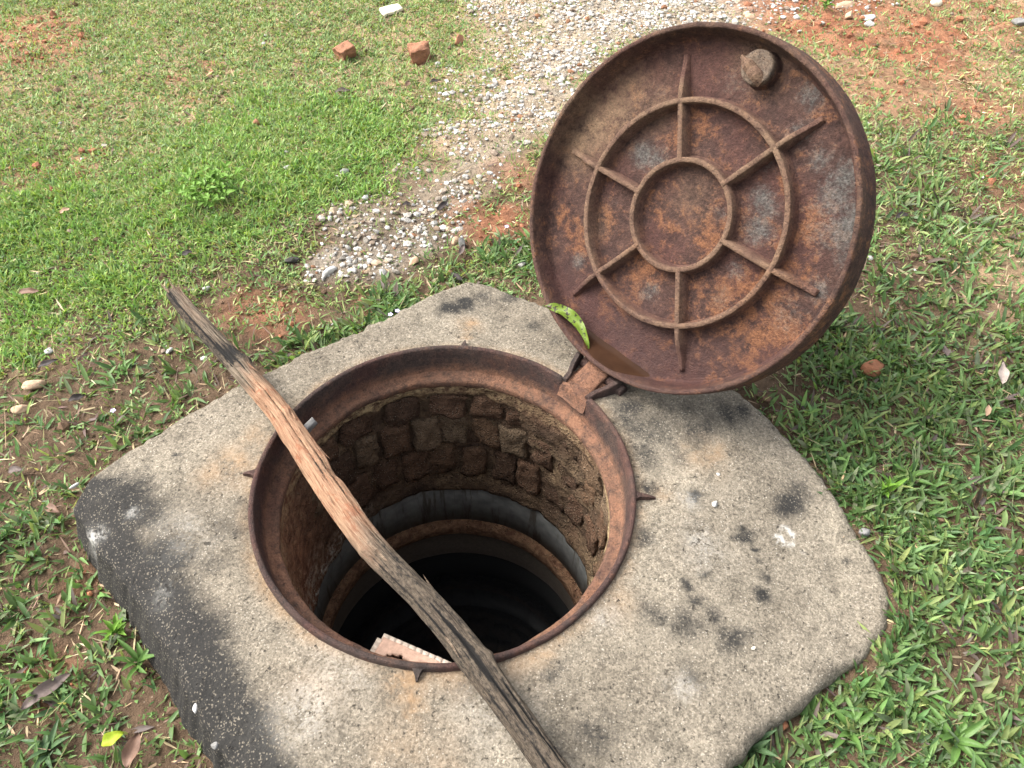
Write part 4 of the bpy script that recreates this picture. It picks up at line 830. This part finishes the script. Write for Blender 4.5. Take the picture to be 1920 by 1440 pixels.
# bits lying on the slab and the frame
for (nm, lb, px, py, s, mt, sd) in (
 ('stone_chip', 'tiny white chip on the slab just below the lid', 1288, 741, (.006, .005, .004), M_CREAM, 41),
 ('stone_chip', 'white angular chip on the slab right of the frame spike', 1339, 948, (.0075, .006, .003), M_WHITE, 42),
 ('stone_chip', 'small pale chip on the slab above the white angular chip', 1345, 892, (.0045, .004, .002), M_WHITE, 43),
 ('stone_chip', 'cream pebble on the lower right of the slab', 1413, 1215, (.005, .004, .003), M_CREAM, 44),
 ('stone_chip', 'white sliver on the black mouldy slab edge at lower left', 367, 1330, (.004, .011, .004), M_WHITE, 45),
 ('stone_chip', 'white scrap on the left slab corner', 137, 908, (.010, .005, .004), M_WHITE, 46),
 ('stone_chip', 'grey lump on the black mould at the lower left slab edge', 404, 1398, (.009, .007, .006), M_GREYST, 47)):
    p = gp(px, py, -0.022); p[2] = slab_top(p[0], p[1]) - 0.001
    o = obj(nm, stone_mesh(nm, *s, sd, 0.14, 2), mt, None, tuple(p)); o.rotation_euler = (0, 0, sd * 0.7); tag(o, lb, 'chip')
def sliver():
    p = gp(574, 800, 0.006); me = box_mesh('stone_sliver', 0.034, 0.010, 0.026, 5, 0.010, 34, 0.08, 51)
    o = obj('stone_sliver', me, M_GREYST, None, tuple(p)); o.rotation_euler = (0.5, -0.25, 0.55)
    tag(o, 'grey stone sliver wedged between the stick and the frame lip', 'sliver')
sliver()

# ---------------------------------------------------------------- gravel: the larger stones singly, the rest as a mass
def scatter(n, x0=-2.1, x1=2.9, y0=-1.3, y1=3.0):
    return RNG.uniform(x0, x1, n), RNG.uniform(y0, y1, n)
def build_gravel():
    pm = [stone_mesh('gravel_stone', 1, RNG.uniform(.65, .9), RNG.uniform(.5, .7), 60 + k, 0.14, 2, True) for k in range(7)]
    x, y = scatter(60000, -0.6, 0.6, 0.5, 1.3); g = blobs(x, y, GRAV[:9]); k = (g > 0.30) & slab_out(x, y, 0.03); x, y = x[k], y[k]
    taken = []
    for a, b in zip(x, y):
        if len(taken) >= 110: break
        if all((a - c) ** 2 + (b - d) ** 2 > 0.0165 ** 2 for c, d in taken): taken.append((a, b))
    for a, b in taken:
        s = random.choice((0.005, 0.006, 0.007, 0.008, 0.009, 0.012)); z = float(ground_z(np.array([a]), np.array([b]))[0]) + 0.006 + s * 0.2
        o = obj('gravel_stone', random.choice(pm), M_PEB, None, (a, b, z)); o.scale = (s, s, s); o.rotation_euler = (random.uniform(-.4, .4), random.uniform(-.4, .4), random.uniform(0, 6.28))
        tag(o, 'pale crushed stone in the gravel patch behind the far slab corner', 'gravel stone', 'stones of the gravel patch behind the slab')
    # mass
    import bmesh
    bm = bmesh.new(); bmesh.ops.create_icosphere(bm, subdivisions=1, radius=1.0); V0 = np.array([v.co[:] for v in bm.verts]); F0 = np.array([[v.index for v in f.verts] for f in bm.faces]); bm.free()
    x, y = scatter(420000, -1.2, 2.4, 0.45, 3.0); g = blobs(x, y, GRAV, 0.08); pr = np.clip(g * (0.70 + 1.0 * fbm2(x, y, 9, 3, 5.5)), 0, 1) * 0.33 + 0.0012
    k = (RNG.random(len(x)) < pr) & slab_out(x, y, 0.02); x, y, g = x[k], y[k], g[k]; n = len(x)
    s = RNG.gamma(1.7, 0.0019, n) + 0.0014; s = np.minimum(s, 0.014)
    W = V0[None] * (1 + RNG.uniform(-.28, .28, (n, len(V0), 1))); W = W * np.stack([np.ones(n), RNG.uniform(.6, .95, n), RNG.uniform(.4, .75, n)], 1)[:, None]
    a = RNG.uniform(0, 6.28, n); c_, s_ = np.cos(a)[:, None], np.sin(a)[:, None]
    W = np.stack([W[..., 0] * c_ - W[..., 1] * s_, W[..., 0] * s_ + W[..., 1] * c_, W[..., 2]], -1) * s[:, None, None]
    z = ground_z(x, y) + 0.008 * g + s * 0.25
    W = W + np.stack([x, y, z], 1)[:, None]
    pal = np.array([(.43, .41, .38), (.36, .33, .29), (.48, .47, .45), (.30, .25, .20), (.22, .17, .13), (.38, .29, .20), (.24, .12, .065)]); pc = pal[RNG.choice(7, n, p=[.25, .22, .2, .13, .09, .08, .03])] * RNG.uniform(.8, 1.1, (n, 1))
    me = mesh_np('gravel', W.reshape(-1, 3), (F0[None] + (np.arange(n) * len(V0))[:, None, None]).reshape(-1, 3), False, None, {'tint': np.repeat(pc, len(V0), 0)})
    tag(obj('gravel', me, M_GRAVEL), 'scattered whitish gravel on the ground behind the slab', 'gravel', None, 'stuff')
    # crumbs of soil
    x, y = scatter(45000); rd = blobs(x, y, REDSOIL); pr = 0.05 + 0.25 * rd; k = (RNG.random(len(x)) < pr) & slab_out(x, y, 0.01); x, y, rd = x[k], y[k], rd[k]; n = len(x)
    s = RNG.gamma(2.0, 0.0016, n) + 0.0015; W = V0[None] * (1 + RNG.uniform(-.35, .35, (n, len(V0), 1))) * (s[:, None, None]) + np.stack([x, y, ground_z(x, y) + s * 0.3], 1)[:, None]
    m = (rd > 0.25)[:, None]; pc = np.where(m, np.array([.29, .12, .065]), np.array([.13, .08, .05])) * RNG.uniform(.7, 1.2, (n, 1))
    me = mesh_np('soil_crumbs', W.reshape(-1, 3), (F0[None] + (np.arange(n) * len(V0))[:, None, None]).reshape(-1, 3), False, None, {'tint': np.repeat(pc, len(V0), 0)})
    tag(obj('soil_crumbs', me, M_GRAVEL), 'crumbs of brown and red soil strewn over the ground', 'soil', None, 'stuff')
build_gravel()

# ---------------------------------------------------------------- grass and low weeds
def blades(P, az, tilt, L, W, curl, col, nseg=5, fold=0.25, roll=None, shape=0.7, mid=True):
    n = len(P); t = np.linspace(0, 1, nseg + 1); K = nseg + 1
    ang = tilt[:, None] + curl[:, None] * t[None]; st = (L / nseg)[:, None]
    h = np.concatenate([np.zeros((n, 1)), np.cumsum(np.sin(ang[:, :-1]) * st, 1)], 1); v = np.concatenate([np.zeros((n, 1)), np.cumsum(np.cos(ang[:, :-1]) * st, 1)], 1)
    ca, sa = np.cos(az)[:, None], np.sin(az)[:, None]
    C = np.stack([P[:, :1] + h * ca, P[:, 1:2] + h * sa, P[:, 2:] + v], -1)
    prof = (t + 0.06) ** 0.45 * (1 - t) ** shape; prof = prof / prof.max(); w = 0.5 * W[:, None] * prof[None] + 0.00008
    up = np.stack([-np.cos(ang) * ca, -np.cos(ang) * sa, np.sin(ang)], -1); sd = np.stack([-sa + 0 * h, ca + 0 * h, 0 * h], -1)
    ro = RNG.normal(0, 0.45, n) if roll is None else roll
    cr, sr = np.cos(ro)[:, None, None], np.sin(ro)[:, None, None]; s2 = sd * cr + up * sr; u2 = up * cr - sd * sr
    ed = u2 * (w * fold * 1.6)[..., None]
    if mid: V = np.stack([C - s2 * w[..., None] + ed, C, C + s2 * w[..., None] + ed], 2); m = 3
    else: V = np.stack([C - s2 * w[..., None], C + s2 * w[..., None]], 2); m = 2
    V = V.reshape(n, K * m, 3); F = grid_faces(K, m)
    Fa = (F[None] + (np.arange(n) * K * m)[:, None, None]).reshape(-1, 4)
    c = np.repeat(col, K * m, 0) 
    return V.reshape(-1, 3), Fa, c
def merge(parts):
    Vs, Fs, Cs = [], [], []; o = 0
    for V, F, C in parts: Vs.append(V); Fs.append(F + o); Cs.append(C); o += len(V)
    return np.concatenate(Vs), np.concatenate(Fs), np.concatenate(Cs)
def pick(n, pal, p, jit=0.2): return np.array(pal)[RNG.choice(len(pal), n, p=p)] * RNG.uniform(1 - jit, 1 + jit, (n, 1)) * RNG.uniform(0.93, 1.07, (n, 3))
def fields(x, y):
    lush = blobs(x, y, LUSH); broad = blobs(x, y, BROAD); red = blobs(x, y, REDSOIL); tan = blobs(x, y, TAN); gr = blobs(x, y, GRAV, 0.06)
    return lush, broad, red, tan, gr
def tufts(x, y, k_lo, k_hi, Lr, Wr, pal, p, tilt=(0.2, 1.15), curl=(0.2, 1.0), seg=5, mid=True, fold=0.25, jit=0.22, spread=0.006, Lsc=None):
    n = len(x); k = RNG.integers(k_lo, k_hi + 1, n); i = np.repeat(np.arange(n), k); m = len(i)
    a = RNG.uniform(0, 6.28, n)[i] + RNG.normal(0, 1.9, m); ls = RNG.uniform(0.75, 1.2, n)[i]
    if Lsc is not None: ls = ls * Lsc[i]
    L = RNG.uniform(*Lr, m) * ls; W = RNG.uniform(*Wr, m) * np.sqrt(ls)
    px = x[i] + np.cos(a) * spread * RNG.random(m); py = y[i] + np.sin(a) * spread * RNG.random(m); z = ground_z(px, py) - 0.002
    tn = pick(n, pal, p, jit)[i] * RNG.uniform(0.82, 1.18, (m, 1))
    return blades(np.stack([px, py, z], 1), a, RNG.uniform(*tilt, m), L, W, RNG.uniform(*curl, m), tn, seg, fold, None, 0.7, mid)
GREEN_B = [(.112, .195, .064), (.142, .235, .080), (.082, .155, .056), (.205, .265, .092), (.165, .208, .115), (.120, .090, .078)]; PB = [.28, .26, .15, .17, .10, .04]
GREEN_L = [(.185, .320, .075), (.230, .360, .085), (.140, .265, .075), (.285, .370, .095), (.31, .32, .13)]; PL = [.32, .26, .18, .16, .08]
GREEN_S = [(.250, .330, .115), (.205, .315, .110), (.310, .350, .135), (.165, .260, .105), (.40, .35, .20)]; PS = [.30, .30, .2, .14, .06]
STRAW = [(.42, .32, .19), (.33, .24, .15), (.17, .115, .085), (.105, .070, .062), (.50, .41, .26)]; PT = [.28, .24, .22, .14, .12]
def near_view(x, y):
    # plants are set thickly on the plot around the slab and thinner on the ground beyond it
    return np.where((x > -1.05 - 0.30 * (y + 0.4)) & (x < 1.25 + 0.58 * (y + 0.5)) & (y > -0.85) & (y < 2.75), 1.0, 0.35)
def build_grass():
    parts = []; cover = []; dead = []
    # broad carpet grass
    x, y = scatter(150000); lush, broad, red, tan, gr = fields(x, y); nz = fbm2(x, y, 7, 3, 12.0); nv = near_view(x, y)
    d = broad * np.clip(0.72 + 1.0 * nz, 0.12, 1) * (1 - 0.5 * tan) * nv
    k = (RNG.random(len(x)) < d * 0.90) & slab_out(x, y, 0.014); a, b = x[k], y[k]
    parts.append(tufts(a, b, 3, 5, (.014, .046), (.0040, .0098), GREEN_B, PB, (0.35, 1.45), (-0.1, 0.7), 3, True, 0.3, 0.28, 0.026))
    # medium tufts scattered everywhere that is not gravel or bare
    d = (0.42 + 0.55 * np.clip(nz, -0.4, 1) + 0.25 * broad) * (1 - 0.8 * red) * (1 - 0.55 * gr) * (1 - 0.5 * tan) * nv
    k = (RNG.random(len(x)) < d * 0.36) & slab_out(x, y, 0.010); a, b = x[k], y[k]
    parts.append(tufts(a, b, 2, 4, (.010, .032), (.0022, .0046), GREEN_B[:5] + GREEN_S[:3], [.12, .13, .08, .1, .08, .19, .16, .14], (0.3, 1.3), (0.1, 0.8), 2, False, 0.25, 0.25, 0.016))
    # thin runners and seed stems creeping through the turf
    k = (RNG.random(len(x)) < (0.35 + 0.65 * broad) * (1 - 0.6 * red) * (1 - gr) * nv * 0.05) & slab_out(x, y, 0.012); a, b = x[k], y[k]
    parts.append(tufts(a, b, 1, 2, (.04, .10), (.0011, .0018), [(.22, .22, .10), (.16, .20, .08), (.30, .24, .14), (.20, .13, .10)], [.35, .3, .2, .15], (0.9, 1.5), (-0.2, 0.35), 5, False, 0.1, 0.2, 0.01))
    # lush fine grass
    x, y = scatter(200000, -2.1, 0.6, 0.5, 2.6); lush = blobs(x, y, LUSH, 0.10, 0.35, 1.7); nz = fbm2(x, y, 8, 3, 15.0); nv = near_view(x, y)
    k = (RNG.random(len(x)) < nv * lush * np.clip(0.80 + 0.5 * nz, 0.15, 1) * 0.80); a, b, nn = x[k], y[k], nz[k]
    parts.append(tufts(a, b, 2, 4, (.012, .029), (.0024, .0046), GREEN_L, PL, (0.15, 1.2), (0.2, 1.2), 3, False, 0.2, 0.24, 0.006, 0.9 + 0.5 * np.clip(nn, -0.3, 1)))
    # short upland turf at the back left and fringes
    x, y = scatter(240000, -2.1, 2.9, 0.55, 3.0); lush, broad, red, tan, gr = fields(x, y); nz = fbm2(x, y, 6, 4, 18.0); nv = near_view(x, y)
    back = sstep(0.85, 1.4, y - 0.25 * x) * (1 - sstep(0.15, 0.75, x - 0.15 * y)); rest = 0.62 + 0.2 * np.clip(nz, 0, 1)
    d = np.maximum(back * np.clip(1.0 + 0.8 * nz, 0.25, 1), rest * np.clip(0.6 + 0.9 * nz, 0, 1)) * (1 - 0.85 * red) * (1 - 0.62 * gr) * (1 - 0.40 * tan) * nv
    k = (RNG.random(len(x)) < d * 0.72) & slab_out(x, y, 0.02); a, b = x[k], y[k]
    parts.append(tufts(a, b, 2, 4, (.010, .022), (.0028, .0052), GREEN_S, PS, (0.4, 1.4), (0.1, 0.9), 2, False, 0.2, 0.24, 0.008))
    # small round leaved weeds hugging the ground
    x, y = scatter(150000); lush, broad, red, tan, gr = fields(x, y); nz = fbm2(x, y, 9, 3, 22.0); nv = near_view(x, y)
    d = np.clip(0.50 + 1.1 * nz, 0.03, 1) * (1 - 0.8 * red) * (1 - 0.7 * gr) * (1 - 0.4 * tan) * nv
    k = (RNG.random(len(x)) < d * 0.36) & slab_out(x, y, 0.004); a, b = x[k], y[k]
    cover.append(tufts(a, b, 4, 8, (.005, .011), (.0040, .0078), [(.105, .180, .050), (.140, .215, .060), (.080, .145, .042), (.185, .225, .085)], [.35, .3, .2, .15], (0.8, 1.5), (0.0, 0.4), 2, False, 0.1, 0.24, 0.016))
    # dead blades and straw lying about
    x, y = scatter(90000); lush, broad, red, tan, gr = fields(x, y); nz = fbm2(x, y, 10, 3, 27.0); nv = near_view(x, y)
    d = np.clip(0.50 + 0.6 * nz, 0.1, 1) * (1 - 0.6 * lush) * (0.75 + 0.5 * tan) * (1 - 0.55 * sstep(0.9, 1.4, y - 0.25 * x)) * nv
    k = (RNG.random(len(x)) < d * 0.62) & slab_out(x, y, 0.004); a, b = x[k], y[k]
    dead.append(tufts(a, b, 1, 3, (.014, .046), (.0012, .0046), STRAW, PT, (1.15, 1.60), (-0.1, 0.25), 3, False, 0.2, 0.2, 0.01))
    for nm, ps, mt, lb, ct in (('grass', parts, M_GRASS, 'green grass growing around the slab and over the lawn', 'grass'), ('ground_cover', cover, M_COVER, 'small round-leaved weeds hugging the soil', 'weeds'), ('dead_grass', dead, M_DEAD, 'dry straw and dead brown blades lying in the grass', 'dead grass')):
        V, F, C = merge(ps); me = mesh_np(nm, V, F, True, None, {'tint': C}); tag(obj(nm, me, mt), lb, ct, None, 'stuff')
build_grass()

# ---------------------------------------------------------------- single weeds one can pick out, with their leaves
M_W1 = m_plain_leaf('weed leaf green', (0.12, 0.22, 0.05), (0.06, 0.13, 0.03), 0, 0.25, 0.45); M_W2 = m_plain_leaf('weed leaf light green', (0.20, 0.36, 0.05), (0.10, 0.22, 0.03), 0, 0.3, 0.5); M_W3 = m_plain_leaf('weed leaf dull green', (0.085, 0.15, 0.06), (0.045, 0.09, 0.035), 0, 0.2, 0.5); M_STEM = m_simple('weed stem', (0.16, 0.2, 0.08))
WEEDS = [
 ('weed', 'spiky blue-green rosette at the bottom right edge of the slab', 1405, 1405, 14, .050, .008, M_W3, 0.75, 0.0),
 ('weed', 'bright green feathery weed against the left lower slab side', 222, 1190, 16, .035, .007, M_W2, 0.5, 0.02),
 ('weed', 'wide-bladed grass clump against the left lower slab side', 262, 1245, 8, .060, .009, M_W1, 0.6, 0.0),
 ('weed', 'bright bushy weed on the mound of lush grass', 395, 372, 150, .027, .010, M_W2, 0.85, 0.06),
 ('weed', 'fanned green clump in the grass right of the slab', 1695, 900, 10, .055, .010, M_W1, 0.8, 0.0),
 ('weed', 'tall pale sprout in the grass beside the right slab edge', 1655, 930, 7, .045, .008, M_W2, 0.35, 0.03),
 ('weed', 'green sprout on the red soil at the top edge', 1545, 20, 8, .045, .012, M_W2, 0.6, 0.03),
 ('weed', 'leafy clump behind the far slab edge near the gravel', 740, 580, 12, .045, .009, M_W1, 0.8, 0.0),
 ('weed', 'small clump between slab edge and stick', 640, 625, 9, .040, .008, M_W1, 0.8, 0.0),
 ('weed', 'star-shaped clump on the soil left of the stick', 232, 695, 9, .030, .006, M_W1, 0.85, 0.0),
 ('weed', 'grey-green clump at the bottom left corner', 90, 1410, 12, .050, .008, M_W3, 0.8, 0.0),
 ('weed', 'broad-leaf clump at the right bottom corner', 1790, 1390, 11, .060, .011, M_W1, 0.8, 0.0),
 ('weed', 'fan of wide blades on the right below the bare soil', 1590, 1370, 10, .055, .010, M_W1, 0.8, 0.0),
 ('weed', 'clump of wide blades left of the red clod', 1585, 695, 9, .045, .010, M_W1, 0.6, 0.0),
 ('weed', 'low clover-like plant at the right slab edge', 1508, 1300, 12, .014, .010, M_W3, 1.1, 0.012),
]
rw = random.Random(21)
for lbk, (nm, lb, px, py, nl, L, W, mt, tl, hs_) in enumerate(WEEDS):
    p = gz(px, py, 0.0); root = tag(empty(nm, tuple(p)), lb, 'weed'); sp_ = 0.042 if nl > 40 else 0.004
    ms = [leaf_mesh('leaf', L * f, W, 0.7 + 0.2 * q, 0.3, 0.03, 0.2, 7, q) for q, f in enumerate((1.0, 0.8, 0.62))]
    for k in range(nl):
        o = obj('leaf', ms[k % 3], mt, root, (rw.gauss(0, sp_), rw.gauss(0, sp_), hs_ * rw.uniform(0.1, 1)))
        o.rotation_euler = (rw.uniform(-.3, .3), -(math.pi / 2 - tl) + rw.uniform(-.35, .35), 6.283 * k / nl + rw.uniform(-.4, .4))
    if hs_ > 0:
        V, F = lathe([(0.0016, -0.005), (0.0013, hs_), (0.0003, hs_ + 0.004)], 6); obj('stem', mesh_np('stem', V, F), M_STEM, root)

# tiny pale violet flowers
M_PET = m_simple('violet petal', (0.55, 0.48, 0.75), 0.6)
for px, py, lb in ((745, 583, 'tiny pale violet flower by the far slab edge'), (212, 770, 'tiny violet flower left of the slab'), (950, 425, 'tiny violet flower on the red soil left of the lid'), (732, 590, 'tiny white-violet flower lower of the pair by the far slab edge')):
    p = gz(px, py, 0.03); root = tag(empty('flower', tuple(p)), lb, 'flower'); ms = leaf_mesh('petal', 0.006, 0.0045, 0.2, 0.1, 0, 0, 5)
    for k in range(5):
        o = obj('petal', ms, M_PET, root); o.rotation_euler = (0, -0.25, 1.257 * k)
    V, F = lathe([(0.0006, -0.034), (0.0005, 0.0), (0.0001, 0.001)], 5); obj('stem', mesh_np('stem', V, F), M_STEM, root)
